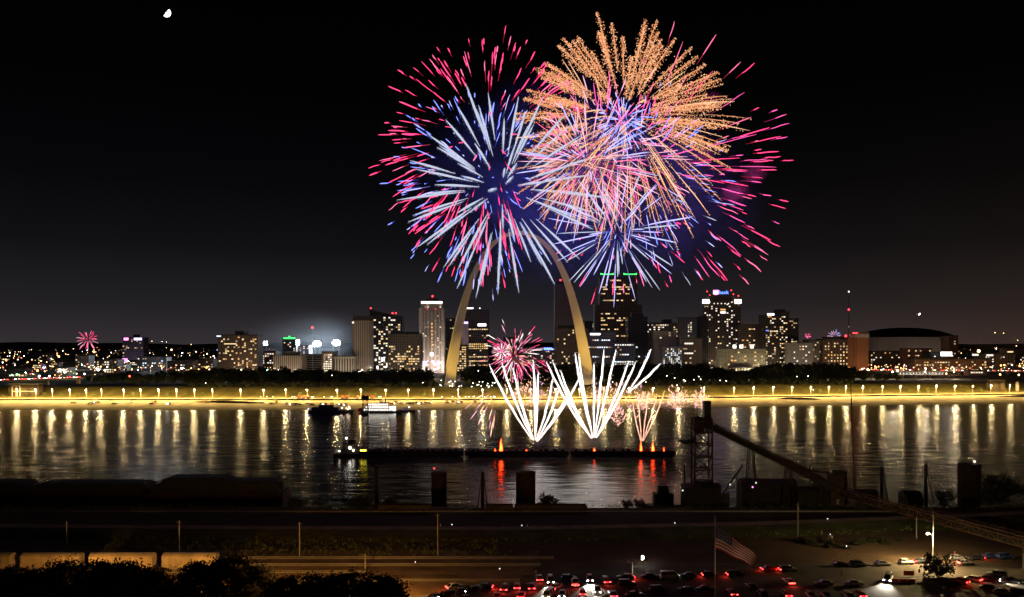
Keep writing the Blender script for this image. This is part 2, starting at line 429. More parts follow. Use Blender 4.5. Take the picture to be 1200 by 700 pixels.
# ------------------------------------------------------------------ the moon
mo = P(195, 15, 9000)
mr = 46.0
ld = Vector((0.66, 0.42, -0.56)).normalized()          # towards the sun
b = bmesh.new(); bmesh.ops.create_uvsphere(b, u_segments=32, v_segments=20, radius=mr)
for f in b.faces: f.material_index = 1 if f.normal.dot(ld) > 0.0 else 0  # sunlit and shaded sides painted on by face direction
me = bpy.data.meshes.new('moon'); b.to_mesh(me); b.free()
M['moon_shade'] = mat('moon_shade', (0.01, 0.01, 0.01), 1.0)
me.materials.append(M['moon_shade']); me.materials.append(E['moon'])
tag(link('moon', me, loc=mo), 'small bright crescent moon high in the black sky', 'moon')

# ------------------------------------------------------------------ CITY
GB = 18.0                                                # level of the city streets
QUAD = {}
def win_mesh(k, w, h):
    key = (k, round(w, 2), round(h, 2))
    if key not in QUAD:
        mb = MB(); mb.box(-w / 2, w / 2, -0.08, 0.08, -h / 2, h / 2)
        QUAD[key] = mb.mesh('window', E[k])
    return QUAD[key]
def lit(parent, x, z, y, k, w, h, name='window'):
    o = link(name, win_mesh(k, w, h), parent, (x, y, z)); return o
PAL = {'mix': ['warm'] * 5 + ['white'] * 3 + ['amber'] * 2 + ['dim'] * 4, 'amber': ['amber'] * 3 + ['warm'] * 4 + ['dim'] * 3, 'cool': ['cool'] * 4 + ['white'] * 3 + ['dim'] * 3,
       'blue': ['cool', 'blue', 'dim', 'white'], 'white': ['white'] * 4 + ['warm'] + ['dim'] * 2, 'dimmix': ['dim'] * 4 + ['warm']}
def building(label, x0, x1, yt, Y, wall, glass=(0.02, 0.02, 0.025), cell=(4.0, 4.0), depth=30, lits=40, pal='mix', tiers=(), roof=None, region=None, cat='building', name='office_tower', frame=0.3, wins=(2.6, 2.0), rows=None):
    """A city block between photograph columns x0..x1 whose roof line is at row yt, at distance Y."""
    a = P(x0, yt, Y); b2 = P(x1, yt, Y); W = b2.x - a.x; H = a.z - GB
    root = empty(name, ((a.x + b2.x) / 2, Y, GB), label, cat)
    fm = facade(name + '_facade', wall, glass, cell[0], cell[1], frame)
    mb = MB(); mb.box(-W / 2, W / 2, 0, depth, -2, H)
    mb.build('wall', fm, root)
    mb = MB(); mb.box(-W / 2 - .4, W / 2 + .4, -.4, depth + .4, H, H + 1.2)
    mb.build('roof', M['roof_dark'], root)
    z = H + 1.2
    for (f0, f1, ph, mm) in tiers:                        # stepped top: fractions of the width, height in metres
        mb = MB(); mb.box(-W / 2 + W * f0, -W / 2 + W * f1, 3, depth - 3, z, z + ph)
        mb.build('penthouse', fm if mm is None else M[mm], root); 
        z += ph * (1 if mm is None else 0)
    # lit windows snapped to the facade grid
    cells = []
    nx = int(W / 2 / cell[0]); nz = int(H / cell[1])
    for i in range(-nx, nx):
        for j in range(max(1, int(6 / cell[1])), nz):
            cx, cz = (i + .5) * cell[0], (j + .5) * cell[1]
            if region:
                fx, fz = cx / W + .5, cz / H
                if not any(r[0] <= fx <= r[1] and r[2] <= fz <= r[3] for r in region): continue
            cells.append((cx, cz, i, j))
    random.shuffle(cells)
    if rows:                                              # whole floors lit
        rj = set(random.sample(range(2, max(3, nz)), min(rows, max(1, nz - 3))))
        cells.sort(key=lambda c: (c[3] not in rj, random.random()))
    for (cx, cz, i, j) in cells[:min(lits, 98)]:
        lit(root, cx, cz, -0.1, random.choice(PAL[pal]), wins[0] * U(.8, 1.2), wins[1])
    root['W'] = W; root['H'] = H
    return root, W, H
def sign(root, x, z, w, h, k, name='roof_sign', y=-.5):
    mb = MB(); mb.box(x - w / 2, x + w / 2, y - .2, y + .2, z - h / 2, z + h / 2)
    return mb.build(name, E[k], root)
def beacon(root, x, z, y=2, k='red', r=1.0):
    mb = MB(); mb.cyl((x, y), .15, .15, z - 3, z, 5, 0); mb.ball((x, y, z), r, 1, 8, 5)
    return mb.build('warning_beacon', [M['dark_steel'], E[k]], root)

beige, brown, grey, dark = (.34, .27, .21), (.2, .15, .115), (.27, .26, .25), (.07, .065, .065)
# --- left part of the skyline
r, W, H = building('broad brown apartment slab with scattered yellow windows at the left end of the skyline', 255, 302, 393, 1350, brown, cell=(3.4, 3.2), lits=70, pal='amber', name='apartment_tower', tiers=((.42, .64, 6, 'roof_dark'),), frame=.35)
sign(r, -W / 2 + 2, H - 1.5, 7, 2, 'cool', 'roof_light')
for k in range(6): lit(r, -W / 2 + 12 + k * 3.4, H - 14, -.1, 'warm', 3.2, 1.6)
r, W, H = building('slim dim tower with two bright pinkish roof signs standing alone in the far left city', 143, 168, 396, 2000, (.16, .14, .17), lits=18, pal='dimmix', tiers=((.5, .6, 7, 'roof_dark'),))
sign(r, -W / 2 + 10, H - 3, 11, 6, 'pink'); sign(r, W / 2 - 13, H - 3, 19, 6, 'lav'); sign(r, -W / 2 + 7, 12, 12, 9, 'pink', 'lobby_sign')
building('low reddish brick block with white windows left of the ribbed beige block', 297, 323, 412, 1480, (.2, .1, .09), lits=34, pal='white', cell=(4.2, 4), name='apartment_block')
r, W, H = building('squat beige block with tall vertical concrete ribs and hardly a lit window', 320, 354, 417, 1300, beige, cell=(3.2, 60), lits=0, name='office_block', frame=.35, tiers=((.3, .8, 5, 'roof_dark'),))
r, W, H = building('slim tower with a green glowing crown behind the ribbed beige block', 331, 347, 398, 1750, (.2, .2, .22), lits=14, pal='mix')
mb = MB(); mb.prism([(-12, H + 1), (12, H + 1), (12, H + 4), (3, H + 4), (0, H + 8), (-3, H + 4), (-12, H + 4)], -1, 3); mb.build('glowing_crown', E['green'], r)
building('pale lilac lit low block between the green crowned tower and the floodlights', 344, 362, 405, 1800, (.4, .36, .44), lits=26, pal='white', name='office_block')
building('low grey block with pale horizontal floor bands in front of the floodlights', 354, 379, 416, 1340, (.33, .34, .33), cell=(60, 3.6), lits=0, name='office_block', frame=.12)
building('narrow brick block with bright white windows right of the banded grey block', 377, 391, 413, 1330, (.3, .2, .16), lits=34, pal='white', cell=(3.4, 3.6), name='office_block')
building('low pale block with floodlit columns beside the plain beige tower', 391, 414, 418, 1320, (.5, .47, .4), cell=(4.2, 30), lits=26, pal='white', name='office_block', wins=(1.6, 7))
r, W, H = building('plain beige tower slab with a dark top storey and no lit windows', 413, 434, 376, 1350, (.36, .3, .245), cell=(3.0, 90), lits=4, pal='dimmix', frame=.38)
mb = MB(); mb.box(-W / 2 + 1.5, W / 2 - .5, -.8, 28, H + 1.3, H + 8); mb.build('penthouse', M['roof_dark'], r)
lit(r, -W / 2 + 1, H - 3, -.4, 'white', 3, 3, 'roof_light')
r, W, H = building('dark glass tower with a sloping roof and bright scattered windows behind the beige slab', 433, 471, 371, 1500, (.06, .06, .075), cell=(4.4, 4.2), lits=80, pal='white', frame=.18, wins=(3.4, 2.4))
mb = MB(); mb.prism([(-W / 2, H + 1.3), (W / 2 - 12, H + 1.3), (-W / 2, H + 13)], 1, 26); mb.build('sloping_roof', M['roof_dark'], r)
beacon(r, -W / 2 + 2, H + 15, r=1.6); beacon(r, 12, H + 6, r=1.6); beacon(r, 18, H + 6, r=1.6)
for k in range(9): lit(r, U(-W / 2 + 4, W / 2 - 8), U(4, 26), -.5, 'bright' if k < 3 else 'white', U(2, 4), U(3, 8))
building('wide dark office block with dotted yellow windows in front of the sloping glass tower', 454, 493, 392, 1290, (.06, .05, .045), cell=(3.4, 3.8), lits=62, pal='amber', region=((.06, .95, .12, .72),), name='office_block', frame=.3, tiers=((.1, .9, 2.5, 'roof_dark'),))
r, W, H = building('pale stone skyscraper with glowing white crown band and red beacons', 493, 519, 354, 1500, (.42, .36, .33), cell=(4.4, 4.0), lits=30, pal='white', frame=.4)
mb = MB()
for s in (-1, 1): mb.box(s * W / 2 - 3, s * W / 2 + 3, -1.5, 24, -2, H - 11)
for k in range(5): mb.box(-W / 2 + 6 + k * 6.6, -W / 2 + 7.6 + k * 6.6, -1.0, 0.2, 20, H - 16)
mb.build('stone_pier', M['white_trim'], r)
mb = MB(); mb.box(-W / 2 + 1, W / 2 - 1, -1, 2, H - 2.5, H + 1.0); mb.build('glowing_band', E['bright'], r)
mb = MB(); mb.tube([(0, 14, H + 1.2), (0, 14, H + 4), (0, 14, H + 7)], [17, 13, 5], 20); mb.build('dome_roof', M['dark_steel'], r)
beacon(r, 0, H + 11, 14, r=1.9); beacon(r, -W / 2, H - 13, 0, r=1.4); beacon(r, W / 2, H - 13, 0, r=1.4); beacon(r, -8, H - 13, -1, r=.7); beacon(r, 7, H - 13, -1, r=.7)
for k in range(9): lit(r, 0.5, 36 + k * 6.5, -1.2, 'amber', 2.2, 3.2)
lit(r, 0, 33, -1.4, 'bright', 6, 6, 'entrance_light')
for k in range(22): lit(r, U(-W / 2, W / 2), U(4, 22), -1.6, random.choice(['bright', 'white', 'lav', 'pink']), U(2, 5), U(1.5, 4))
building('dark narrow tower half hidden behind the left arch leg', 517, 532, 374, 1620, (.08, .075, .075), lits=12, pal='dimmix')
r, W, H = building('dark topped tower with rows of amber windows right of the left arch leg', 541, 573, 364, 1500, (.07, .06, .055), cell=(3.8, 3.8), lits=96, pal='amber', region=((.0, 1, .05, .7),), frame=.2, rows=9)
sign(r, -W / 2 + 14, H + 4, 14, 2.4, 'bright'); sign(r, 12, H - 26, 15, 4.5, 'bright', 'wall_sign'); beacon(r, 8, H + 4, k='bright', r=1.1)
mb = MB(); mb.box(-W / 2, -W / 2 + 12, -1.2, -.1, 24, H - 24); mb.build('lavender_panel', mat('lavender_panel', (.45, .4, .55), .6), r)
sign(r, -W / 2 + 6, H - 22, 11, 3.5, 'lav', 'wall_sign'); beacon(r, -W / 2 - 3, 66, -2, r=2.2)
building('low office block with warm floors filling the gap just right of the left arch leg', 534, 548, 405, 1440, (.12, .1, .08), lits=36, pal='amber', name='office_block')
# --- centre, behind the fireworks
building('low dark block behind the ground level fireworks with a white roof sign', 590, 612, 396, 1600, (.1, .1, .12), lits=14, pal='cool', name='office_block')
r, W, H = building('mid height blueish block with a blue sign behind the red ground burst', 612, 650, 407, 1500, (.16, .16, .2), lits=30, pal='mix', name='office_block')
sign(r, W / 2 - 12, H - 3, 15, 4, 'bluesign')
r, W, H = building('tall grey concrete tower with vertical ribs beside the right arch leg', 650, 673, 333, 1700, (.3, .27, .25), cell=(3.4, 120), lits=6, pal='dimmix', frame=.4, tiers=((.1, .9, 4, 'roof_dark'),))
beacon(r, -8, H + 8, r=2.0)
building('dark brown hotel block with few lit windows at the foot of the right arch leg', 651, 690, 385, 1380, (.13, .09, .07), cell=(3.6, 3.6), lits=26, pal='amber', name='hotel_block', tiers=((.1, .6, 4, 'roof_dark'),))
building('slab with a lit roof strip just right of the arch leg', 685, 699, 377, 1650, (.16, .14, .12), lits=12, pal='warm' if False else 'mix')
r, W, H = building('tallest dark tower with stepped shoulders, green roof lights and many amber windows', 703, 747, 326, 1500, (.09, .075, .065), cell=(4.0, 4.0), lits=98, pal='amber', frame=.22, rows=15, wins=(3.4, 2.0))
mb = MB()
for x in (-W / 2 + 12, W / 2 - 12): mb.box(x - 8, x + 8, 4, 24, H + 1.2, H + 10, 0, 3, 3)
mb.build('turret', M['roof_dark'], r)
for s in (-1, 1):
    mb = MB(); x = s * (W / 2 - 13)
    mb.prism([(x - 12, H + 9), (x - 12, H + 6), (x + 12, H + 6), (x + 12, H + 9), (x + 7, H + 7.6), (x - 7, H + 7.6)], -1, 1); mb.build('green_roof_light', E['green'], r)
for s in (-1, 1):
    mb = MB(); mb.box(s * (W / 2) - 6 + s * 3, s * (W / 2) + 6 + s * 3, 2, 30, -2, H * .72); mb.build('shoulder', facade('shoulder_facade', (.1, .085, .075), (.02, .02, .025), 4, 4, .25), r)
r, W, H = building('blue lit office block with a bright white roof sign right of the right arch leg', 687, 722, 389, 1400, (.16, .17, .26), cell=(3.8, 4), lits=34, pal='cool', name='office_block', rows=4)  # blue cast of the fireworks put into the wall colour
sign(r, -10, H - 4, 17, 3, 'bright')
building('nearly unlit dark tower standing in front of the tallest tower', 736, 759, 372, 1430, (.04, .045, .07), lits=8, pal='blue', frame=.15, tiers=((.2, .8, 6, None),))
building('dark blue lit block with white floor strips below the unlit tower', 718, 745, 402, 1380, (.08, .09, .16), lits=40, pal='cool', name='office_block', rows=4)  # wall colour carries the same firework blue
building('wide dim block with a row of small roof lights behind the pale beige block', 757, 795, 379, 1520, (.17, .16, .15), lits=34, pal='white', name='office_block', region=((0, 1, .7, 1),), tiers=((.55, .8, 6, 'roof_dark'),))
building('pale beige blank walled block lit from below in the middle of the skyline', 766, 793, 388, 1400, (.36, .33, .28), cell=(5, 4), lits=12, pal='white', name='office_block', frame=.44)
building('distant grey tower with twin light strips left of the sign topped tower', 794, 817, 373, 1700, (.3, .29, .28), cell=(5, 4.4), lits=26, pal='white', region=((.5, .8, .2, 1),), frame=.42)
building('low block full of bluish white windows in front of the distant grey tower', 776, 800, 406, 1350, (.2, .22, .28), cell=(3, 3.2), lits=70, pal='cool', name='office_block', wins=(1.8, 1.8))
r, W, H = building('low brown block with two rows of bright windows beside the sign topped tower', 798, 823, 397, 1360, (.2, .16, .12), cell=(3.6, 3.8), lits=8, pal='dimmix', name='office_block', frame=.4)
for z in (H - 8, H - 24):
    for k in range(4): lit(r, -10 + k * 3.6, z, -.1, 'white', 3.2, 2.4)
# --- tower with the roof sign
r, W, H = building('tall tower with a pink and blue roof sign, red beacons and white corner lights', 824, 868, 352, 1500, (.13, .1, .085), cell=(4, 3.9), lits=85, pal='white', frame=.26, wins=(2.4, 2.0), tiers=((.14, .86, 8, None), (.3, .7, 5, None)))
mb = MB(); mb.box(-W / 2 - 7, -W / 2 + 8, -3, 20, -2, H * .78); mb.build('dark_wing', facade('wing_facade', (.05, .05, .055), (.02, .02, .02), 4, 3.9, .2), r)
for s in (-1, 1):
    mb = MB(); mb.box(s * (W / 2 - 5) - 6, s * (W / 2 - 5) + 6, -1.2, 2, H - 6, H + 1.5); mb.build('corner_light', E['bright'], r)
for x, z in ((-W / 2 + 8, H + 16), (-W / 2 + 13, H + 9), (W / 2 - 16, H + 18), (W / 2 - 12, H + 11), (W / 2 - 3, H + 8)): beacon(r, x, z, 4, r=1.3)
for k in range(5): lit(r, -14 + k * 6.5, H - 6, -.2, 'white', 2, 2)
lit(r, 2, H - 22, -.2, 'bright', 9, 3); lit(r, 2, H - 17, -.2, 'amber', 9, 3)
mb = MB(); mb.box(-15, 15, 3.4, 4.4, H + 10, H + 18); bk = mb.build('sign_board', M['roof_dark'], r)
def text(s, name, size, m, parent, loc, ext=0.25, align='LEFT'):
    c = bpy.data.curves.new(name, 'FONT'); c.body = s; c.size = size; c.extrude = ext; c.align_x = align
    c.materials.append(m); o = bpy.data.objects.new(name, c); COL.objects.link(o); o.parent = parent
    dg = bpy.context.evaluated_depsgraph_get(); me = bpy.data.meshes.new_from_object(o.evaluated_get(dg)); bpy.data.objects.remove(o)
    o = link(name, me, parent, loc); o.rotation_euler = (R(90), 0, 0); return o
mb = MB(); mb.prism([(-15, H + 18.5), (-15, H + 11), (-10, H + 9.5), (-5, H + 11), (-5, H + 18.5)], 2.9, 3.3); mb.build('sign_shield', E['pink'], r)
text('us', 'sign_text', 8.5, E['bright'], r, (-14.4, 2.6, H + 11.6)); text('bank', 'sign_text', 9, E['bluesign'], r, (-4.4, 2.9, H + 11.4), .5)
# --- courthouse with a colonnade
r, W, H = building('floodlit pale stone courthouse with a dark roofed colonnade among white lit trees', 845, 898, 409, 1250, (.2, .19, .13), cell=(5, 6), lits=24, pal='amber', name='courthouse', cat='building', frame=.42)
mb = MB(); mb.box(-W * .36, W * .18, -9, -1, 15.5, 17.5); mb.build('portico_roof', M['roof_dark'], r)
for k in range(8):
    mb = MB(); x = -W * .33 + k * W * .066; mb.cyl((x, -8), .8, .65, -2, 15.4, 10); mb.build('column', M['white_trim'], r)
for k in range(3): lit(r, -6 + [-8, 2, 18][k], H + 3.5, -1, 'bright', 5, 5, 'roof_floodlight')
building('mid height brown block with rows of beige light behind the courthouse', 868, 897, 381, 1480, (.17, .13, .1), lits=24, pal='amber', name='office_block')
# --- pair of dark apartment towers
r, W, H = building('dark apartment tower with a white roof light and a small blue window', 895, 914, 370, 1450, (.07, .06, .06), cell=(3.6, 3.6), lits=46, pal='mix', name='apartment_tower')
sign(r, -2, H + 2, 12, 3.5, 'bright', 'roof_light'); lit(r, -8, H - 26, -.2, 'blue', 5, 2)
building('taller dark apartment tower with a flat roof directly right of its white lit neighbour', 911, 925, 366, 1460, (.06, .05, .05), cell=(3.6, 3.6), lits=44, pal='mix', name='apartment_tower', tiers=((.1, .7, 4, 'roof_dark'),))
building('lowest and rightmost of the dark apartment tower group', 923, 936, 374, 1470, (.075, .06, .055), cell=(3.6, 3.6), lits=22, pal='dimmix', name='apartment_tower')
building('pale low warehouse block right of the dark apartment towers', 926, 953, 402, 1420, (.42, .4, .36), lits=20, pal='white', name='warehouse', cell=(5, 5), frame=.44)
building('low dim long block between the warehouse and the lit brick mill', 948, 966, 399, 1440, (.3, .28, .25), lits=10, pal='dimmix', name='office_block')
r, W, H = building('brick mill block with a regular grid of lit windows left of the orange tower', 964, 1003, 398, 1430, (.16, .11, .075), cell=(5.2, 5), lits=64, pal='amber', name='mill_building', frame=.36, wins=(2, 2.4))
mb = MB(); mb.box(-W / 2 + 2, W / 2 - 2, 2, 8, H + 1.3, H + 5); mb.build('roof_shed', M['roof_dark'], r)
beacon(r, 12, H + 6, r=2.2); beacon(r, 21, H + 8, r=2.4)
r, W, H = building('orange lit brick tower block with a pale top band right of the mill', 1002, 1018, 395, 1400, (.4, .17, .075), cell=(40, 40), lits=0, name='brick_tower', frame=.48)
mb = MB(); mb.box(-W / 2 - .6, W / 2 + .6, -.8, 20, H - 1, H + 5); mb.build('top_band', M['white_trim'], r)
mb = MB(); mb.box(-W / 2 - .9, W / 2 + .9, -1.2, 20.4, H + 5, H + 8); mb.build('parapet', M['brick_red'], r)
# --- domed stadium
st = P(1080, 395, 2000); root = empty('domed_stadium', (st.x, 2090, GB), 'huge domed stadium with a dark curved roof and pale wall', 'stadium')
RW = 128; rim = st.z - GB
mb = MB(); mb.tube([(0, 0, -2), (0, 0, rim)], [1, 1], 48); me = mb.mesh('wall', facade('stadium_wall', (.3, .27, .26), (.16, .14, .13), 9, 12, .3))
o = link('wall', me, root); o.scale = (RW, 88, 1)
mb = MB(); mb.tube([(0, 0, rim), (0, 0, rim + 8), (0, 0, rim + 15), (0, 0, rim + 20), (0, 0, rim + 23), (0, 0, rim + 24)], [1.0, .86, .68, .48, .26, .02], 48)
o = link('dome_roof', mb.mesh('dome_roof', M['roof_dark']), root); o.scale = (RW, 88, 1)
# --- right hand low city
lowr = [('low brick block with pale window bands in front of the domed stadium', 1063, 1092, 409, 1600, (.33, .15, .09), 14, 'amber'),
        ('stout brick stair tower rising against the stadium wall', 1112, 1123, 394, 1550, (.22, .11, .07), 6, 'dimmix'),
        ('black flat block beside the bright white billboard', 1090, 1104, 413, 1500, (.03, .03, .03), 4, 'mix'),
        ('long low brown warehouse behind the highway tail lights', 1072, 1130, 421, 1420, (.17, .1, .065), 30, 'amber'),
        ('low brown shed right of the long warehouse', 1130, 1158, 421, 1440, (.2, .13, .08), 12, 'amber'),
        ('pale low depot below the pink smoke at the far right', 1150, 1190, 415, 1700, (.28, .22, .17), 12, 'white'),
        ('dim flat roofed store at the right edge of the picture', 1180, 1215, 409, 1900, (.2, .15, .11), 10, 'mix'),
        ('low shop row with a red sign between the orange tower and the brick block', 1020, 1063, 412, 1650, (.16, .14, .11), 22, 'mix')]
for lb, a, b_, yt, Y, c, nl, pl in lowr: building(lb, a, b_, yt, Y, c, lits=nl, pal=pl, name='low_building', cell=(4.5, 4.5), frame=.36)
lowl = [('pale gabled hall in the far left city under a street lamp', 88, 104, 417, 1700, (.2, .19, .2), 5, 'mix'), ('long low lit store with white shop front at the far left', 66, 80, 431, 1350, (.5, .5, .46), 16, 'white'),
        ('grey flat block below the pink signed tower', 160, 195, 419, 1600, (.24, .23, .24), 16, 'cool'), ('dim depot with a green sign at the left edge', 8, 34, 437, 1200, (.14, .15, .13), 8, 'mix'),
        ('small office with amber windows left of the broad apartment slab', 232, 250, 421, 1500, (.12, .1, .09), 10, 'amber'), ('low warehouse with a dotted roof edge among the far left street lamps', 112, 138, 422, 1500, (.16, .15, .15), 14, 'white'),
        ('dark low block with two lit doors beside the apartment slab', 196, 226, 424, 1450, (.1, .09, .09), 8, 'mix'), ('grey shed far back in the left city', 36, 60, 413, 2300, (.14, .13, .14), 6, 'mix')]
for lb, a, b_, yt, Y, c, nl, pl in lowl: building(lb, a, b_, yt, Y, c, lits=nl, pal=pl, name='low_building', cell=(4.5, 4.2), frame=.36, depth=24)
for i in range(40):
    left = i < 26
    px = U(0, 250) if left else U(1020, 1205); Y = U(1350, 2600); w_ = U(9, 20) * 1500 / Y; h_ = U(6, 16); yt = HZ + (CAMH - GB - h_) / Y * F
    building('small dim low block among the street lamps of the %s hand city' % ('left' if left else 'right'), px, px + w_, yt, Y, (U(.14, .3), U(.13, .24), U(.12, .22)), lits=random.randint(3, 9), pal='mix', name='low_building', cell=(4, 3.6), depth=16, frame=.36)[0]['group'] = 'small low blocks of the %s hand city' % ('left' if left else 'right')
def billboard(px, py, w, h, Y, k, label):
    p = P(px, py, Y); root = empty('billboard', (p.x, Y, GB), label, 'billboard')
    z = p.z - GB
    mb = MB(); mb.box(-w / 2, w / 2, -.3, .3, z - h / 2, z + h / 2); mb.build('panel', E[k], root)
    for x in (-w / 4, w / 4):
        mb = MB(); mb.cyl((x, .6), .4, .4, -1, z + h / 2, 6); mb.build('post', M['dark_steel'], root)
billboard(1109, 415, 20, 7.5, 1480, 'bright', 'bright white lit billboard standing low in the right hand city')
billboard(1143, 416, 11, 3.2, 1480, 'white', 'small white lit billboard between the large one and the pink glow')
billboard(1160, 416.5, 12, 3, 1480, 'white', 'pale lit billboard just right of the pink glow')
billboard(1184, 412.5, 10, 2.4, 1480, 'warm', 'rightmost small lit billboard above the highway')
billboard(1002, 390.5, 8, 2, 1390, 'red', 'red lit sign board on stilts in front of the mill roof')

# radio mast with red and white lights
p = P(994.5, 342, 1900); root = empty('radio_mast', (p.x, 1900, GB), 'tall thin lattice radio mast with red and white lights above the mill', 'mast')
mb = MB(); z = p.z - GB
for k in range(3):
    a = k * 2.094; mb.bar((2.4 * math.cos(a), 2.4 * math.sin(a), 0), (.3 * math.cos(a), .3 * math.sin(a), z), .25)
for j in range(24):
    z0 = z * j / 24; z1 = z * (j + 1) / 24; q = 2.4 - 2.1 * j / 24
    for k in range(3):
        a = k * 2.094; c = (k + 1) * 2.094; mb.bar((q * math.cos(a), q * math.sin(a), z0), (q * math.cos(c), q * math.sin(c), z1), .14, 0, 3)
mb.build('lattice', M['grey_steel'], root)
for zz, k, rr in ((z, 'white', 1.7), (z - 41, 'red', 2.4), (z - 80, 'dim', 1.2)):
    mb = MB(); mb.ball((0, -1, zz), rr, 0, 8, 5); mb.build('beacon', E[k if k != 'white' else 'bright'], root)
p = P(366, 384, 2100); root = empty('radio_mast', (p.x, 2100, GB), 'slim dark mast with a single red light above the stadium floodlights', 'mast')
mb = MB(); mb.tube([(0, 0, 0), (0, 0, p.z - GB)], [1.2, .3], 5); mb.build('pole', M['dark_steel'], root)
mb = MB(); mb.ball((0, 0, p.z - GB), 3.0, 0, 8, 5); mb.build('beacon', E['red'], root)
# aeroplane with landing light
p = P(1075, 368, 2600); root = empty('aeroplane', p, 'small aeroplane with a white landing light above the stadium dome', 'aeroplane')
mb = MB(); mb.tube([(-9, 4, 0), (-4, 2, .3), (6, -3, .3), (9, -4.5, 0)], [.3, 1.4, 1.4, .3], 10); mb.build('fuselage', M['pale_paint'], root)
mb = MB(); mb.face([(0, 0, 0), (3, 10, .6), (0, 10.5, .6), (-4, 1.5, 0)]); mb.face([(2, -1, 0), (-6, -9, .6), (-8, -8.3, .6), (-2, .6, 0)]); mb.build('wing', M['pale_paint'], root)
mb = MB(); mb.ball((6, -4.5, 0), 2.0, 0, 8, 5); mb.ball((3.4, -3.6, -2.6), 1.5, 0, 8, 5); mb.build('landing_light', E['far_white'], root)

# stadium floodlights
def floodlight(px, py, w, h, Y, label):
    p = P(px, py, Y); root = empty('stadium_floodlight', (p.x, Y, GB), label, 'floodlight')
    z = p.z - GB
    for x in (-w / 3, w / 3):
        mb = MB(); mb.tube([(x, 1, 0), (x, 1, z - h / 2)], [1.0, .6], 6); mb.build('mast', M['grey_steel'], root)
    mb = MB(); mb.box(-w / 2 - .5, w / 2 + .5, .4, 1.2, z - h / 2 - .5, z + h / 2 + .5); mb.build('frame', M['dark_steel'], root)
    n = max(3, int(w / 3)); m_ = max(2, int(h / 3))
    mb = MB()
    for i in range(n):
        for j in range(m_):
          if ((i + .5) / n * 2 - 1) ** 2 + ((j + .5) / m_ * 2 - 1) ** 2 < 1.15: mb.ball((-w / 2 + (i + .5) * w / n, 0, z - h / 2 + (j + .5) * h / m_), 1.15, 0, 8, 5)
    mb.build('lamp_bank', E['stadium'], root)
    l = bpy.data.lights.new('lamp_light', 'AREA'); l.shape = 'ELLIPSE'; l.size = w; l.size_y = h; l.energy = w * h * 3200; l.color = (.8, .9, 1)
    o = bpy.data.objects.new('lamp_light', l); COL.objects.link(o); o.parent = root; o.location = (0, -1.4, z); o.rotation_euler = (R(-90), 0, 0)
floodlight(371.5, 403, 19, 13, 1900, 'wide bright white ballpark floodlight bank, left of the two big ones')
floodlight(394, 402, 19, 13, 1900, 'wide bright white ballpark floodlight bank next to the plain beige tower')
floodlight(309.5, 402.5, 15, 10, 1950, 'smaller white ballpark floodlight bank right of the broad apartment slab')
floodlight(304, 402, 5, 6, 1950, 'narrowest white floodlight bank touching the apartment slab roof')

# ------------------------------------------------------------------ THE ARCH
AX, AY, AZ = P(609, 403, 1042).x, 1042.0, 17.6
root = empty('gateway_arch', (AX, AY, AZ), 'giant tapering stainless steel arch lit golden behind the fireworks', 'arch', rz=R(12))
ft = 0.3048; mb = MB(); vs = []; K = 96
for i in range(K + 1):
    x = -299.2239 + 2 * 299.2239 * i / K
    h = 693.8597 - 68.7672 * math.cosh(0.0100333 * x)
    dh = -68.7672 * 0.0100333 * math.sinh(0.0100333 * x)
    T = Vector((1, 0, dh)).normalized(); N = Vector((T.z, 0, -T.x))  # towards the inside
    side = (54 - (54 - 17) * max(0, min(1, h / 625.0))); hh = side * .866
    c = Vector((x, 0, h + 4))
    for q in (c + N * hh * 2 / 3, c - N * hh / 3 + Vector((0, side / 2, 0)), c - N * hh / 3 - Vector((0, side / 2, 0))): vs.append(q * ft)
fs = []
for i in range(K):
    for j in range(3): fs.append((i * 3 + j, i * 3 + (j + 1) % 3, i * 3 + 3 + (j + 1) % 3, i * 3 + 3 + j))
mb.idx(vs, fs); mb.build('steel_skin', M['stainless'], root)
mb = MB(); mb.ball((0, 0, 192.8), .8, 0, 8, 5); mb.build('beacon', E['red'], root)
for s in (-1, 1):
    mb = MB(); mb.box(s * 91 - 10, s * 91 + 10, -9, 9, -1.5, .3); mb.build('plinth', M['concrete'], root)
fl_mesh = None
def arch_flood(x, y, tz, txx, en, lab):
    r_ = empty('arch_floodlight', (x, y, 18.2), lab, 'floodlight', 'ground floodlights around the arch feet')
    mb = MB(); mb.cyl((0, 0), .5, .6, -.4, .6, 10); mb.build('housing', M['dark_steel'], r_)
    l = bpy.data.lights.new('floodlight_beam', 'SPOT'); l.energy = en; l.color = (1, .57, .07); l.spot_size = R(50); l.spot_blend = .8; l.shadow_soft_size = .25
    lo = bpy.data.objects.new('floodlight_beam', l); COL.objects.link(lo); lo.parent = r_; lo.location = (0, 0, .9)
    d = Vector((txx - x, AY - y, tz - 18.2)); lo.rotation_euler = d.to_track_quat('-Z', 'Y').to_euler()
for s in (-1, 1):
    side = 'left' if s < 0 else 'right'
    arch_flood(AX + s * 128, AY - 52, 85, AX + s * 80, 430000, 'ground floodlight on the outer side of the %s arch foot' % side)
    arch_flood(AX + s * 52, AY - 66, 60, AX + s * 86, 170000, 'ground floodlight on the inner side of the %s arch foot' % side)
    arch_flood(AX + s * 40, AY - 78, 185, AX + s * 30, 110000, 'ground floodlight aimed at the top of the arch from the %s' % side)

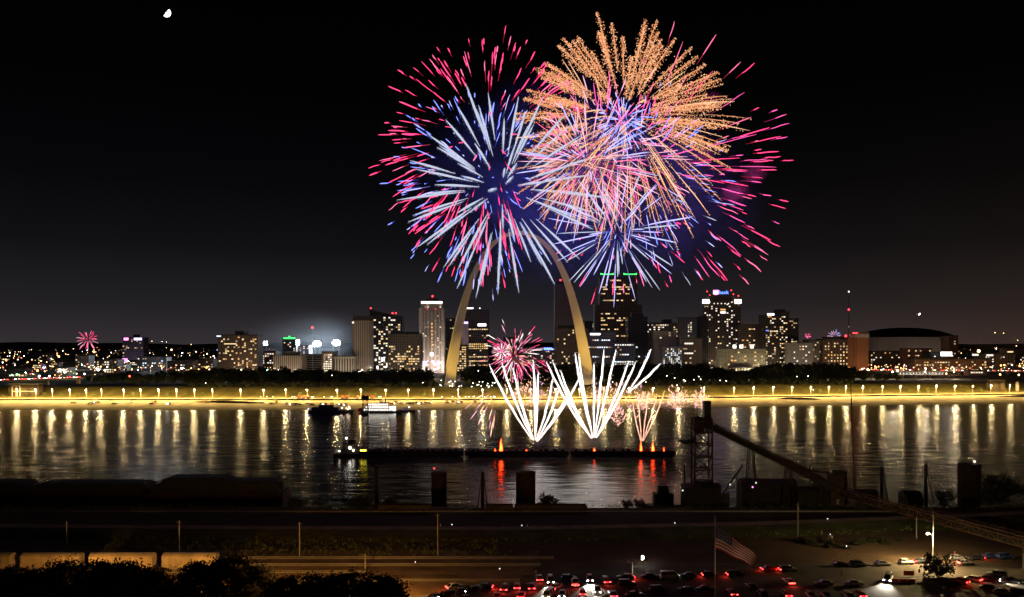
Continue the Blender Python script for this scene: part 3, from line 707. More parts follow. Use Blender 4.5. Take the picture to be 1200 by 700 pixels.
# ------------------------------------------------------------------ FAR BANK: lamps, trees, cars, boats
lamp_px = [20.5, 42, 61.5, 82, 101, 119, 145, 165, 186, 207, 228, 249, 282, 309, 335, 360, 395, 423, 452, 478.5, 508, 537, 565.5, 594, 622, 651, 679, 707.5, 737, 765, 795, 825, 860, 883, 906, 928, 950, 971, 991, 1011, 1034, 1055, 1076, 1097, 1119, 1140, 1161, 1183, 1204, -2]
def bank(px, off, z):                                    # point on the far bank in the photograph's column px
    Y = 900.0
    for _ in range(20): Y = shore((px - CX) / F * Y) + off
    return Vector(((px - CX) / F * Y, Y, z))
first = None
LAMPLABEL = 'tall promenade lamp with a glowing warm white head on the far riverbank'
for px in lamp_px:
    p = bank(px, 68, 7.75)
    if first is None:
        first = empty('promenade_lamp', p, LAMPLABEL, 'street lamp', 'promenade lamps along the far bank')
        mb = MB(); mb.tube([(0, 0, 0), (0, 0, .8), (0, 0, 10.2)], [.28, .16, .1], 8); mb.tube([(0, 0, 9.6), (0, -.7, 10.3), (0, -1.1, 10.35)], .07, 5); mb.build('pole', M['pale_paint'], first)
        mb = MB(); mb.ball((0, -1.1, 10.2), .45, 0, 10, 6, .8); mb.build('lamp_head', E['lamp'], first)
        bulb(first, (0, -1.1, 10.2), 7800, .6, (1, .72, .32))
        l = bpy.data.lights.new('lamp_beam', 'SPOT'); l.energy = 62000; l.color = (1, .66, .2); l.spot_size = R(178); l.spot_blend = .12; l.shadow_soft_size = .1
        o = bpy.data.objects.new('lamp_beam', l); COL.objects.link(o); o.parent = first; o.location = (0, -1.1, 9.5); o.rotation_euler = (R(9), 0, 0)
        mb = MB(); mb.tube([(0, -1.1, 10.83), (0, -1.1, 11.0)], [.55, .12], 10); mb.build('hood', M['grey_steel'], first)
    else: copy_tree(first, p)

def crown_mesh(name, rx, rz, nclump, nleaf, size, m, seed, cone=False):
    rg = random.Random(seed); mb = MB()
    for c in range(nclump):
        while True:
            d = Vector((rg.uniform(-1, 1), rg.uniform(-1, 1), rg.uniform(-1, 1)))
            if .25 < d.length < 1: break
        if cone: k = 1 - .75 * (d.z * .5 + .5); d.x *= k; d.y *= k
        cc = Vector((d.x * rx, d.y * rx, d.z * rz)); cr = rg.uniform(.18, .36) * rx
        for l in range(nleaf):
            q = Vector((rg.gauss(0, 1), rg.gauss(0, 1), rg.gauss(0, .8))); q = q * (cr / 1.6) + cc
            a = Vector((rg.uniform(-1, 1), rg.uniform(-1, 1), rg.uniform(-1, 1))).normalized(); b_ = a.orthogonal().normalized()
            s = size * rg.uniform(.6, 1.3)
            mb.face([q - a * s, q + b_ * s * .6, q + a * s, q - b_ * s * .6])
    return mb.mesh(name, m, fix=False)
def trunk_mesh(h, r, rx, seed):
    rg = random.Random(seed); mb = MB()
    mb.tube([(0, 0, -.4), (0.1, 0, h * .5), (0, .1, h)], [r, r * .75, r * .55], 8)
    for k in range(5):
        a = rg.uniform(0, 6.28); mb.tube([(0, 0, h * .8), (rx * .35 * math.cos(a), rx * .35 * math.sin(a), h * 1.15), (rx * .7 * math.cos(a), rx * .7 * math.sin(a), h * 1.45)], [r * .45, r * .3, r * .1], 6)
    return mb.mesh('trunk', M['bark'])
def tree(crown, trunk, loc, zc, sc, label, group, name='tree', cat='tree', szz=None):
    root = empty(name, loc, label, cat, group, U(0, 6.28)); root.scale = (sc, sc, (szz or sc))
    link('trunk', trunk, root); link('crown', crown, root, (0, 0, zc))
    return root
parkc = [crown_mesh('crown', 7.5, 7, 46, 26, .95, M['leaf_dark'], s) for s in (1, 2, 3)]
parkt = trunk_mesh(6, .45, 7, 4)
G1 = 'dark park trees between the promenade and the skyline'
LT = 'dark rounded park tree in the long black tree belt below the skyline'
def treetop(px):                                         # row of the tree belt's top in the photograph
    pts = [(-10, 452), (90, 447), (125, 438), (140, 434), (160, 437), (200, 434), (260, 431), (300, 430), (380, 432), (430, 433), (500, 431), (520, 434), (540, 430), (560, 427), (600, 430), (690, 424), (740, 424), (800, 420), (830, 424), (850, 432), (880, 432), (905, 422), (940, 422), (975, 424), (1000, 430), (1040, 438), (1070, 443), (1100, 447)]
    for (a, ya), (b_, yb) in zip(pts, pts[1:]):
        if a <= px <= b_: return ya + (yb - ya) * (px - a) / (b_ - a)
    return 448
ntree = 0
for rowi, (off, st) in enumerate(((160, 11.5), (205, 12.5), (255, 14))):
    px = 95 + rowi * 4
    while px < 1050:
        p = bank(px + U(-3, 3), off + U(-10, 10), 17.6)
        if not (abs(px - 527) < 15 and off > 110) and not (abs(px - 690) < 13) and not (off < 170 and (px < 215 or px > 1000)):
            top = P(px, treetop(px) + (3 - rowi * 1.5) + U(-1.5, 2.5), p.y).z - 17.6
            if top > 5:
                s = max(.55, min(1.5, top / 17.0)); tree(parkc[ntree % 3], parkt, p, 9.6, s * U(.9, 1.1), LT, G1, szz=s); ntree += 1
        px += st * U(.8, 1.25)
# lower front row of park trees that step down to the lawn
px = 226
while px < 1000:
    p = bank(px, 133 + U(-6, 6), 16.5)
    if abs(px - 527) > 14 and abs(px - 690) > 13: tree(parkc[ntree % 3], parkt, p, 9.6, U(.4, .6), 'small dark park tree at the front edge of the black tree belt', 'low front row of dark park trees', szz=U(.42, .6)); ntree += 1
    px += U(9, 13)
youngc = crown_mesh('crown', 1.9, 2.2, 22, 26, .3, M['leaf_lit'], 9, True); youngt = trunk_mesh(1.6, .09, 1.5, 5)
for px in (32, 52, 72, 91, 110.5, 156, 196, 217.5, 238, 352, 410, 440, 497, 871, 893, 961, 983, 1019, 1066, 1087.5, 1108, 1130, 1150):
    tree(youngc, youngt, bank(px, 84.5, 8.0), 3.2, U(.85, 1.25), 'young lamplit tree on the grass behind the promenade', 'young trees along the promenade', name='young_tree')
# white-lit trees before the courthouse
M['leaf_pale'] = mat('leaf_pale', (.22, .24, .12), .8, 0, .4, .6)  # white floodlighting put into a paler leaf colour
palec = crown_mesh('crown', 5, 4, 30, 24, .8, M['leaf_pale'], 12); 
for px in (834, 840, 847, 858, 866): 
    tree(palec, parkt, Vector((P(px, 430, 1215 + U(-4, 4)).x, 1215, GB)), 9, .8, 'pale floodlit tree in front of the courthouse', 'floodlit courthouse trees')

# street lamps added behind the tree belt to light the facades
first = None
CL = [(262, 428), (292, 431), (318, 430), (347, 431), (372, 430), (398, 429), (421, 430), (444, 429), (466, 430), (489, 429), (505, 428), (545, 429), (562, 430), (605, 428), (640, 427), (668, 426), (700, 426), (728, 424), (752, 424), (778, 424), (804, 424), (836, 428), (874, 430), (890, 430), (912, 424), (938, 424), (962, 426), (990, 428), (1012, 430), (1046, 432), (1084, 433), (1118, 433)]
for px, py in CL:
    p = P(px, py, 1232); p.z = 27
    if first is None:
        first = empty('city_fill_lamp', (p.x, p.y, GB), 'bright street lamp added behind the tree belt to light the skyline facades', 'street lamp', 'added street lamps at the foot of the skyline')
        mb = MB(); mb.tube([(0, 0, 0), (0, 0, 10)], [.2, .1], 6); mb.build('pole', M['grey_steel'], first)
        mb = MB(); mb.ball((0, 0, 10.6), .5, 0, 10, 6); mb.build('lamp_head', E['city'], first)
        bulb(first, (0, 0, 10.6), 52000, .6, (1, .78, .5))
    else: copy_tree(first, (p.x, p.y, GB))

LC = 'fill lamp added among the city blocks to brighten facades'  # lamps added to brighten tower walls, the dome and the low city
for (px, Y, w_, c_) in ((497, 1465, 120000, (1, .8, .66)), (514, 1468, 120000, (1, .8, .66)), (424, 1315, 30000, (1, .8, .62)), (660, 1660, 60000, (1, .8, .6)), (781, 1370, 26000, (1, .85, .65)), (846, 1465, 40000, (1, .75, .5)), (725, 1455, 60000, (1, .7, .45)), (806, 1660, 50000, (1, .9, .75)), (905, 1425, 24000, (1, .7, .45)), (452, 1460, 30000, (1, .9, .8)), (283, 1320, 30000, (1, .65, .35)), (336, 1275, 16000, (1, .85, .7)), (885, 1455, 26000, (1, .75, .5)), (40, 1700, 30000, (1, .8, .6)), (110, 2100, 40000, (1, .7, .4)), (60, 2300, 40000, (1, .8, .6)), (200, 1900, 40000, (1, .8, .7)), (1030, 1960, 60000, (1, .75, .55)), (1085, 1960, 60000, (1, .75, .55)), (1125, 1965, 50000, (1, .75, .55)), (1045, 1560, 26000, (1, .6, .3)), (1085, 1390, 20000, (1, .55, .22)), (1118, 1385, 20000, (1, .55, .22)), (1150, 1400, 20000, (1, .55, .22)), (1186, 1640, 26000, (1, .6, .3)), (1010, 1370, 16000, (1, .5, .16)), (985, 1395, 14000, (1, .6, .3)), (940, 1380, 16000, (1, .8, .6)), (150, 1960, 36000, (.9, .7, 1)), (178, 1560, 26000, (.85, .9, 1)), (96, 1660, 26000, (1, .85, .6)), (74, 1320, 14000, (1, .9, .7)), (125, 1460, 16000, (1, .7, .4)), (215, 1410, 14000, (1, .8, .6)), (30, 1180, 9000, (.7, 1, .7)), (242, 1460, 14000, (1, .6, .3))):
    c = first.copy(); COL.objects.link(c); c.location = ((px - CX) / F * Y, Y, GB); c['label'] = LC; c['group'] = 'fill lamps added among the city blocks'
    for ch in first.children:
        d = ch.copy(); COL.objects.link(d); d.parent = c
        if d.type == 'LIGHT': d.data = ch.data.copy(); d.data.energy = w_; d.data.color = c_
# far city lights, each a lamp of its own
lampm = {}
def far_lamp(px, py, k, r, lab, grp, zl=None):
    zl = U(9, 14) if zl is None else zl
    Y = F * (CAMH - GB - zl) / (py - HZ)
    if Y > 7000: Y = 7000; zl = CAMH - (py - HZ) / F * Y - GB
    r = r * .62 if r > 1 else r * .8
    key = (k, r)
    if key not in lampm:
        mb = MB(); mb.cyl((0, 0), .16, .1, -12, 0, 4, 0); mb.ball((0, 0, 0), r, 1, 7, 5); lampm[key] = mb.mesh('distant_lamp', [M['dark_steel'], E[k]])
    o = link('distant_lamp', lampm[key], None, ((px - CX) / F * Y, Y, GB + zl)); s = Y / 1800; o.scale = (s, s, 1 if zl < 16 else 1)
    o.scale = (s, s, s)
    tag(o, lab, 'lamp', grp); return o
GL, GR, GM = 'far street lamps in the left hand city', 'far street lamps in the right hand city', 'small lights among the park trees'
for i in range(115):
    px = random.choice([U(-5, 130), U(-5, 130), U(100, 255), U(0, 255)]); py = HZ + 5 + 33 * random.random() ** .75
    if py > 434 and px > 125: continue
    k = random.choice(['far_warm'] * 5 + ['far_orange'] * 4 + ['far_white'] * 4 + (['far_red', 'far_green', 'far_blue'] if random.random() < .5 else ['far_white']))
    far_lamp(px, py, k, random.choice([.8, .8, .8, 1.3, 1.9]), 'far off %s street lamp in the left hand city' % {'far_warm': 'warm', 'far_orange': 'orange', 'far_white': 'white', 'far_red': 'red', 'far_green': 'green', 'far_blue': 'blue'}[k], GL + ', ' + k[4:])
for (px, py, k, r) in ((69, 418, 'far_orange', 3.2), (110.5, 412.5, 'far_orange', 3.2), (44, 434.5, 'far_orange', 3.6), (70, 434, 'far_white', 4.2), (76, 436, 'far_white', 4.0), (115, 433.5, 'far_white', 4), (123, 434, 'far_white', 3), (99, 438.5, 'far_white', 3), (46, 441, 'far_white', 3.4), (58, 441, 'far_white', 2.6), (51, 431, 'far_blue', 3), (213, 432, 'far_white', 3.6), (222, 428, 'far_white', 3.2), (243, 427, 'far_white', 3.4), (253.5, 426, 'far_white', 3.8), (242, 431, 'far_orange', 2.6), (210, 428, 'far_warm', 2.8), (201, 410, 'far_warm', 2.6), (224, 403.8, 'far_warm', 2), (20, 439, 'far_green', 3), (14, 439.5, 'far_green', 2.6), (189, 429, 'far_orange', 2.6), (152, 441, 'far_red', 3), (301, 436, 'far_orange', 3.4), (313, 434, 'far_green', 2.4), (311, 438, 'far_green', 2.2), (339, 437.5, 'far_warm', 3), (347, 439, 'far_warm', 2.6), (354, 436, 'far_white', 2.6), (434, 439.5, 'far_white', 2.6), (178, 400, 'far_warm', 1.6), (190, 400.5, 'far_white', 1.2), (195, 401, 'far_white', 1.2)):
    zl = None if py > 406 else 60 + (403 - py) * 3
    if zl:
        Y = 5000.0; o = far_lamp(px, 410, k, r * .6, 'warm light on the dark hill in the far left of the picture', 'lights on the far left hill'); q = P(px, py, 3400); o.location = q; o.scale = (1.6, 1.6, 1.6)
    else: far_lamp(px, py, k, r, 'large bright %s lamp in the left hand city' % k[4:], GL + ', large ' + k[4:], 11)
for i in range(105):
    px = random.choice([U(985, 1080), U(1000, 1200), U(940, 1205)]); py = random.choice([U(419, 433), U(428, 434), U(408, 434)])
    k = random.choice(['far_warm'] * 5 + ['far_orange'] * 5 + ['far_white'] * 2 + ['far_red'])
    far_lamp(px, py, k, random.choice([.8, .9, 1.3, 1.8]), 'far off %s street lamp in the right hand city' % k[4:], GR + ', ' + k[4:])
for (px, py, k, r) in ((965, 418, 'far_orange', 3.4), (1004, 422.5, 'far_blue', 3.2), (1038, 420, 'far_warm', 3.6), (1061, 420.5, 'far_warm', 3.8), (1081.5, 414, 'far_orange', 3.2), (1147, 411.5, 'far_warm', 5.2), (1100, 426, 'far_orange', 3.6), (1118, 427, 'far_orange', 2.8), (1121, 426.5, 'far_orange', 2.8), (1135, 427.5, 'far_orange', 2.8), (1153.5, 428, 'far_orange', 2.6), (1173, 428.5, 'far_orange', 2.6), (1177, 428, 'far_orange', 2.6), (1195, 429, 'far_orange', 3), (1172, 439, 'far_warm', 2.8), (1194, 439.5, 'far_warm', 2.8), (1052, 435, 'far_warm', 3), (1109, 438, 'far_warm', 2.6), (927, 421, 'far_orange', 3.2), (1017, 433, 'far_white', 1.8)):
    far_lamp(px, py, k, r, 'large bright %s lamp in the right hand city' % k[4:], GR + ', large ' + k[4:], 11)
for (px, py) in ((1166, 390), (1176, 390.5), (1192.5, 399), (1191, 405.5)):
    o = far_lamp(px, 412, 'far_warm', 1.2, 'lone light high on the dark slope at the right edge', 'lone lights at the right edge'); o.location = P(px, py, 2600); o.scale = (1.5, 1.5, 1.5)
for (px, py) in [(560.5, 434.8)] + [(U(495, 590), U(446, 454)) for i in range(26)] + [(U(690, 830), U(440, 456)) for i in range(16)] + [(953, 457), (947, 441), (934, 441.5), (241, 449), (389, 440), (844, 446), (851, 446.5)]:
    p = P(px, py, 1005 if px < 527 or px > 690 else 1000)
    key = ('far_white', .5)
    if key not in lampm:
        mb = MB(); mb.cyl((0, 0), .08, .06, -3, 0, 4, 0); mb.ball((0, 0, 0), .42, 1, 7, 5); lampm[key] = mb.mesh('path_lamp', [M['dark_steel'], E['far_white']])
    tag(link('path_lamp', lampm[key], None, p), 'tiny white path light on the dark lawn below the arch', 'lamp', GM)

# the carpet of the smallest, farthest lights, which nobody could count
mb = MB(); kk = ['far_warm', 'far_orange', 'far_white', 'far_red', 'warm', 'amber']; rc = random.Random(5)
for i in range(560):
    left = rc.random() < .6
    px = rc.uniform(-10, 330) if left else rc.uniform(930, 1215); py = HZ + 4.5 + (27 if left else 26) * rc.random() ** .9
    zl = rc.uniform(8, 15); Y = min(7500, F * (CAMH - GB - zl) / (py - HZ)); z_ = CAMH - (py - HZ) / F * Y
    mb.octa(((px - CX) / F * Y, Y, z_), rc.choice([.35, .45, .6, .8]) * Y / 1800, rc.choice([0, 0, 0, 1, 1, 2, 2, 3, 4, 4, 5, 5]))
o = mb.build('distant_city_lights', [E[k] for k in kk]); o['kind'] = 'stuff'; o['label'] = 'carpet of tiny warm lights over the far city on both sides of the skyline'
# elevated highways with cars
def far_car_mesh(kind, col):
    mb = MB(); m0 = mat('far_car_paint', col, .4)
    mb.prism([(-2.2, .35), (2.2, .35), (2.25, .8), (1.2, .95), (.6, 1.45), (-1.1, 1.45), (-1.9, .95), (-2.25, .9)], -.85, .85, 0)
    for x in (-1.35, 1.35):
        for y in (-.86, .7): mb.tube([(x, y, .33), (x, y + .16, .33)], .33, 10, 1)
    for y in (-.6, .6): mb.ball((-2.25, y, .72), .34, 2, 6, 4); mb.ball((2.25, y, .68), .34, 3, 6, 4)
    return mb.mesh('distant_car', [m0, M['black_rubber'], E['tail_far'], E['head_far']])
def unlit(me):
    m2 = me.copy(); m2.materials[2] = M['black_rubber']; m2.materials[3] = M['chrome']; return m2
FCM = [far_car_mesh('car', c) for c in ((.05, .05, .06), (.5, .5, .5), (.2, .03, .03), (.03, .04, .1))]
def overpass(x0, y0, x1, y1, Y0, Y1, label, ncar, lab2, mir):
    a = P(x0, y0, Y0); b_ = P(x1, y1, Y1); d = b_ - a; L = d.length; ang = math.atan2(d.y, d.x)
    root = empty('highway_bridge', (a.x, a.y, GB), label, 'bridge', rz=ang)
    za, zb = a.z - GB, b_.z - GB; Lx = math.hypot(d.x, d.y)
    mb = MB(); mb.prism([(0, za - 1.6), (Lx, zb - 1.6), (Lx, zb), (0, za)], -7, 7); mb.build('deck', M['concrete'], root)
    for y in (-7.2, 6.8):
        mb = MB(); mb.prism([(0, za), (Lx, zb), (Lx, zb + .9), (0, za + .9)], y, y + .3); mb.build('parapet', M['concrete'], root)
    k = 0.0
    while k < Lx:
        mb = MB(); zz = za + (zb - za) * k / Lx; mb.box(k - 1, k + 1, -5, 5, -3, zz - 1.65); mb.build('pier', M['concrete'], root); k += 38
    for i in range(ncar):
        t = (i + U(.1, .9)) / ncar; q = a.lerp(b_, t); c = link('distant_car', FCM[i % 4], None, (q.x, q.y + U(-4, 1), q.z + .1))
        c.rotation_euler = (0, 0, ang + U(-.1, .1) + (mir if i % 3 else mir + math.pi)); c.scale = (1.3, 1.3, 1.3)
        tag(c, lab2, 'car', lab2.replace('car driving', 'cars driving'))
overpass(-25, 447, 96, 442.8, 1000, 1090, 'orange lit highway bridge entering at the left edge above the riverbank', 20, 'tiny car driving over the left highway bridge', math.pi * .5)
overpass(985, 434, 1225, 435.5, 1450, 1390, 'long elevated highway with a string of red tail lights on the right', 46, 'tiny car driving along the right elevated highway', math.pi * .5)
# pale lit bridge span with truss, dark piers
a, b_ = P(1053, 436, 1260), P(1106, 437.5, 1260); root = empty('rail_bridge', (a.x, 1260, GB), 'pale lit truss bridge span on dark piers below the highway', 'bridge'); L = b_.x - a.x
z0 = a.z - GB - 4.5
mb = MB(); mb.box(0, L, 0, 6, z0, z0 + 1.2); mb.build('deck', M['pale_paint'], root)
mb = MB(); mb.box(0, L, -.5, 0, z0 + 3.9, z0 + 4.6); n = 16
for k in range(n): mb.bar((L * k / n, -.2, z0 + 1), (L * (k + 1) / n, -.2, z0 + 4), .22); mb.bar((L * (k + .5) / n, -.2, z0 + 1), (L * (k + .5) / n, -.2, z0 + 4), .18)
mb.build('truss', M['pale_paint'], root)
for k in range(14):
    mb = MB(); mb.ball((L * (k + .5) / 14, -1, z0 + 2.4), .8, 0, 6, 4); mb.build('lamp', E['cool'], root)
for k in (.1, .38, .7): 
    mb = MB(); mb.box(L * k - 1.6, L * k + 1.6, .5, 5.5, -3, z0 - .02); mb.build('pier', M['dark_stone'], root)
# brick viaduct abutments on the bank
def abutment(x0, x1, ytop, off, label, frames):
    a = bank(x0, off, 7.7); b_ = bank(x1, off, 7.7); root = empty('viaduct_abutment', a, label, 'bridge'); W = b_.x - a.x; H = P(x0, ytop, a.y).z - 7.7
    mb = MB(); mb.box(0, W, 0, 9, -2, H); mb.build('wall', M['dark_stone'], root)
    mb = MB(); mb.box(-.5, W + .5, -.5, 9.5, H, H + .7); mb.build('coping', M['concrete'], root)
    if frames:
        mb = MB()
        for k in range(3): mb.box(W * .12 + k * W * .13, W * .12 + k * W * .13 + .7, -.7, -.02, 1, H - 1.5)
        mb.box(W * .12, W * .9, -.7, -.02, H * .45, H * .45 + .6); mb.box(W * .12, W * .4, -.7, -.02, H - 2.1, H - 1.5); mb.build('frame', M['pale_paint'], root)
abutment(10, 45, 450.5, 90, 'dark stone viaduct abutment with a pale frame at the left end of the bank', True)
abutment(1160, 1176, 446, 92, 'dark stone bridge pier behind the lamps at the right end of the bank', False)
a = bank(1192, 90, 7.7); root = empty('lit_pylon', a, 'slim bright lit white pylon at the right end of the promenade', 'pylon')
mb = MB(); mb.box(-1.2, 1.2, -1, 1, 0, 13); mb.build('shaft', M['white_trim'], root)
mb = MB(); mb.box(-1.5, 1.5, -1.3, 1.3, 13.05, 13.6); mb.build('cap', M['concrete'], root)

# ramps cut into the levee (dark wedges)
for (x0, x1, lb) in ((222, 308, 'dark curved ramp wall on the cobbles left of the moored boats'), (908, 962, 'dark curved ramp wall on the cobbles right of the grey conveyor tower'), (1165, 1240, 'dark ramp wall on the cobbles at the right edge')):
    a = bank(x0, 50, 5.0); b_ = bank(x1, 44, 4.6); mb = MB(); N_ = 14; vs = []; 
    for i in range(N_ + 1):
        t = i / N_; q = a.lerp(b_, t); h = 1.9 * math.sin(math.pi * t) ** .6 + .12; vs += [(q.x, q.y, q.z - .8), (q.x, q.y, q.z + h), (q.x, q.y + 1.2, q.z + h), (q.x, q.y + 1.2, q.z - .8)]
    fs = []
    for i in range(N_):
        for j in range(3): fs.append((4 * i + j, 4 * i + 4 + j, 4 * i + 5 + j, 4 * i + 1 + j))
    mb.idx(vs, fs); tag(mb.build('ramp_wall', M['dark_stone']), lb, 'wall')
FCU = [unlit(m_) for m_ in FCM]
# cars and tents on the levee
lev = [86, 106, 110, 114, 134, 153, 178, 181, 198, 293, 307, 318, 324, 336, 343, 347, 352, 361, 366, 376, 381, 390, 398, 405, 447, 455, 459, 464, 470, 478, 483, 488, 493, 500, 505, 524, 531, 536, 540, 557, 562, 566]
for i, px in enumerate(lev):
    off = (34 if 340 < px < 420 else 40) + U(-5, 8); z = 3.2 + 3.0 * (off - 30) / 32
    c = link('parked_car', FCM[i % 4] if i % 6 == 2 else FCU[i % 4], None, bank(px, off, z + .12)); c.rotation_euler = (0, 0, U(0, 6.28)); c.scale = (1.25, 1.25, 1.25)
    tag(c, 'tiny car parked on the cobbled levee across the river', 'car', 'cars parked on the far cobbled levee')
tent0 = None
for i, px in enumerate((351, 356, 361, 402, 407, 420, 429, 436)):
    p = bank(px, 67, 7.8)
    if tent0 is None:
        tent0 = empty('market_tent', p, 'small red and white peaked tent standing on the far promenade', 'tent', 'festival tents on the promenade')
        mb = MB(); mb.idx([(-1.9, -1.9, 2.3), (1.9, -1.9, 2.3), (1.9, 1.9, 2.3), (-1.9, 1.9, 2.3), (0, 0, 3.9), (-1.9, -1.9, 1.8), (1.9, -1.9, 1.8), (1.9, 1.9, 1.8), (-1.9, 1.9, 1.8)], [(0, 1, 4), (1, 2, 4), (2, 3, 4), (3, 0, 4), (0, 5, 6, 1), (1, 6, 7, 2), (2, 7, 8, 3), (3, 8, 5, 0)]); mb.build('canopy', M['tent_red'], tent0)
        for sx in (-1.8, 1.8):
            for sy in (-1.8, 1.8):
                mb = MB(); mb.cyl((sx, sy), .05, .05, 0, 1.85, 5); mb.build('leg', M['pale_paint'], tent0)
        mb = MB(); mb.box(-1.6, 1.6, -1.5, -1.2, 0, 1.1); mb.build('counter', M['tent_white'], tent0)
    else: copy_tree(tent0, p)
for i in range(34):
    px = U(510, 592) if i < 16 else U(300, 460); p = bank(px, 72 + U(-3, 6), 8.0)
    key = ('bulb',)
    if key not in lampm:
        mb = MB(); mb.cyl((0, 0), .06, .06, 0, 1.3, 4, 0); mb.ball((0, 0, 1.5), .36, 1, 6, 4); lampm[key] = mb.mesh('festival_light', [M['dark_steel'], E['far_white']])
    tag(link('festival_light', lampm[key], None, p), 'tiny white festival light along the far promenade', 'lamp', 'festival lights on the promenade')

# boats moored at the far bank
def boat_hull(L, W, z0, z1, bow=.18):
    mb = MB(); pl = [(-L / 2, -W / 2 * .8), (-L / 2 + L * .05, -W / 2), (L / 2 - L * bow, -W / 2), (L / 2, 0), (L / 2 - L * bow, W / 2), (-L / 2 + L * .05, W / 2), (-L / 2, W / 2 * .8)]
    n = len(pl); vs = [(x * .97, y * .85, z0) for x, y in pl] + [(x, y, z1) for x, y in pl]
    mb.idx(vs, [tuple(range(n - 1, -1, -1)), tuple(range(n, 2 * n))] + [(i, (i + 1) % n, n + (i + 1) % n, n + i) for i in range(n)]); return mb
p = P(446, 487, 850); root = empty('river_boat', (p.x, 850, 0), 'white three deck river boat with rows of lights moored at the far levee', 'boat')
boat_hull(40, 9, -.6, 1.6).build('hull', M['dark_steel'], root)
for d, (x0, x1) in enumerate(((-17, 14), (-15, 11), (-12, 8))):
    z = 1.62 + d * 2.6
    mb = MB(); mb.box(x0, x1, -4.1 + d * .4, 4.1 - d * .4, z, z + 2.2); mb.build('cabin', M['white_trim'], root)
    mb = MB(); mb.box(x0 - 1, x1 + 1, -4.6 + d * .4, 4.6 - d * .4, z + 2.25, z + 2.5); mb.build('deck', M['pale_paint'], root)
    for k in range(12):
        mb = MB(); mb.ball((x0 + (k + .5) * (x1 - x0) / 12, -4.75 + d * .4, z + 1.5), .36, 0, 6, 4); mb.build('deck_light', E['far_white'], root)
mb = MB(); mb.box(9, 15, -3.5, 3.5, 1.7, 6); mb.build('bow_lounge', E['bright'], root)
for y in (-1.5, 1.5):
    mb = MB(); mb.tube([(5, y, 9), (5, y, 14), (5, y, 14.4)], [.45, .45, .7], 10); mb.build('funnel', M['dark_steel'], root)
mb = MB(); mb.box(-1, 3, -1.6, 1.6, 9.45, 11.6); mb.build('wheelhouse', M['white_trim'], root)
mb = MB(); mb.tube([(-20.5, -3.6, 2.2), (-20.5, 3.6, 2.2)], 2.3, 14); mb.build('paddle_wheel', M['tent_red'], root)
p = P(388, 488, 850); root = empty('excursion_boat', (p.x, 850, 0), 'long dark excursion boat with few lights moored left of the white river boat', 'boat')
boat_hull(46, 9, -.6, 2.4).build('hull', M['dark_steel'], root)
mb = MB(); mb.box(-19, 8, -3.8, 3.8, 2.42, 5.2); mb.build('cabin', M['dark_steel'], root)
mb = MB(); mb.box(-12, 2, -3, 3, 5.22, 7.4); mb.build('upper_cabin', M['dark_stone'], root)
mb = MB(); mb.tube([(10, 0, 2.4), (10, 0, 10)], .2, 6); mb.build('mast', M['grey_steel'], root)
for (x, z, k) in ((-22, 4, 'far_blue'), (12, 5, 'far_white'), (14, 8, 'far_white'), (18, 3.6, 'far_white'), (19, 6, 'far_white'), (9, 9, 'far_white'), (16.5, 4.6, 'far_warm'), (20, 4.5, 'far_warm')):
    mb = MB(); mb.ball((x, -4.6, z), .55, 0, 6, 4); mb.build('deck_light', E[k], root)
p = P(478, 486, 862); root = empty('workboat', (p.x, 858, 0), 'small pointed workboat moored right of the white river boat', 'boat')
boat_hull(17, 5, -.5, 1.8, .35).build('hull', M['barge_hull'], root)
mb = MB(); mb.box(-5, 1, -1.6, 1.6, 1.82, 4.4); mb.build('cabin', M['pale_paint'], root)
mb = MB(); mb.ball((2, -1.5, 5), .5, 0, 6, 4); mb.build('deck_light', E['far_white'], root)

# ------------------------------------------------------------------ FIREWORK BARGES
BY = 515.0
for i, (x0, x1, lb) in enumerate(((421, 543, 'leftmost dark deck barge of the firework row, next to the towboat'), (545, 667, 'middle dark deck barge of the firework row carrying the white comet fan'), (669, 792, 'rightmost dark deck barge of the firework row with orange flames'))):
    a, b_ = P(x0, 535, BY), P(x1, 535, BY); L = b_.x - a.x; root = empty('deck_barge', ((a.x + b_.x) / 2, BY + 6, 0), lb, 'barge')
    mb = MB(); mb.prism([(-L / 2 + 4, -1), (L / 2 - 4, -1), (L / 2, 1.2), (L / 2, 3.4), (-L / 2, 3.4), (-L / 2, 1.2)], -6, 6); mb.build('hull', M['barge_hull'], root)
    mb = MB(); mb.box(-L / 2 + .5, L / 2 - .5, -5.9, -5.6, 3.42, 3.75); mb.box(-L / 2 + .5, L / 2 - .5, 5.6, 5.9, 3.42, 3.75); mb.build('coaming', M['rust_steel'], root)
    for k in range(13):
        x = -L / 2 + 4 + k * (L - 8) / 12 + U(-1, 1); mb = MB(); mb.box(x - U(.5, 1.2), x + U(.5, 1.2), -3, 3, 3.42, U(4, 4.9)); mb.build('mortar_rack', M['dark_steel'], root)
def flame(px, py0, py1, w, label):
    a = P(px, py0, BY - 1); h = (P(px, py1, BY - 1).z - 3.42) * .78
    root = empty('flame', (a.x, BY + 2, 3.42), label, 'flame')
    mb = MB(); mb.tube([(0, 0, 0), (.1, 0, h * .3), (-.1, .1, h * .65), (.15, 0, h)], [w, w * .75, w * .35, .03], 8); mb.build('fire', E['flame'], root)
    mb = MB(); mb.tube([(0, -.2, -.0), (0, -.2, h * .5)], [w * .5, .05], 6); mb.build('core', E['fw_goldhot'], root)
flame(587, 531, 511, 1.1, 'tall red orange flame on the middle barge left of the white fan'); flame(752, 528, 514, .7, 'thin orange flame on the right barge'); flame(766, 529, 517, .9, 'small bright orange flame near the end of the right barge')
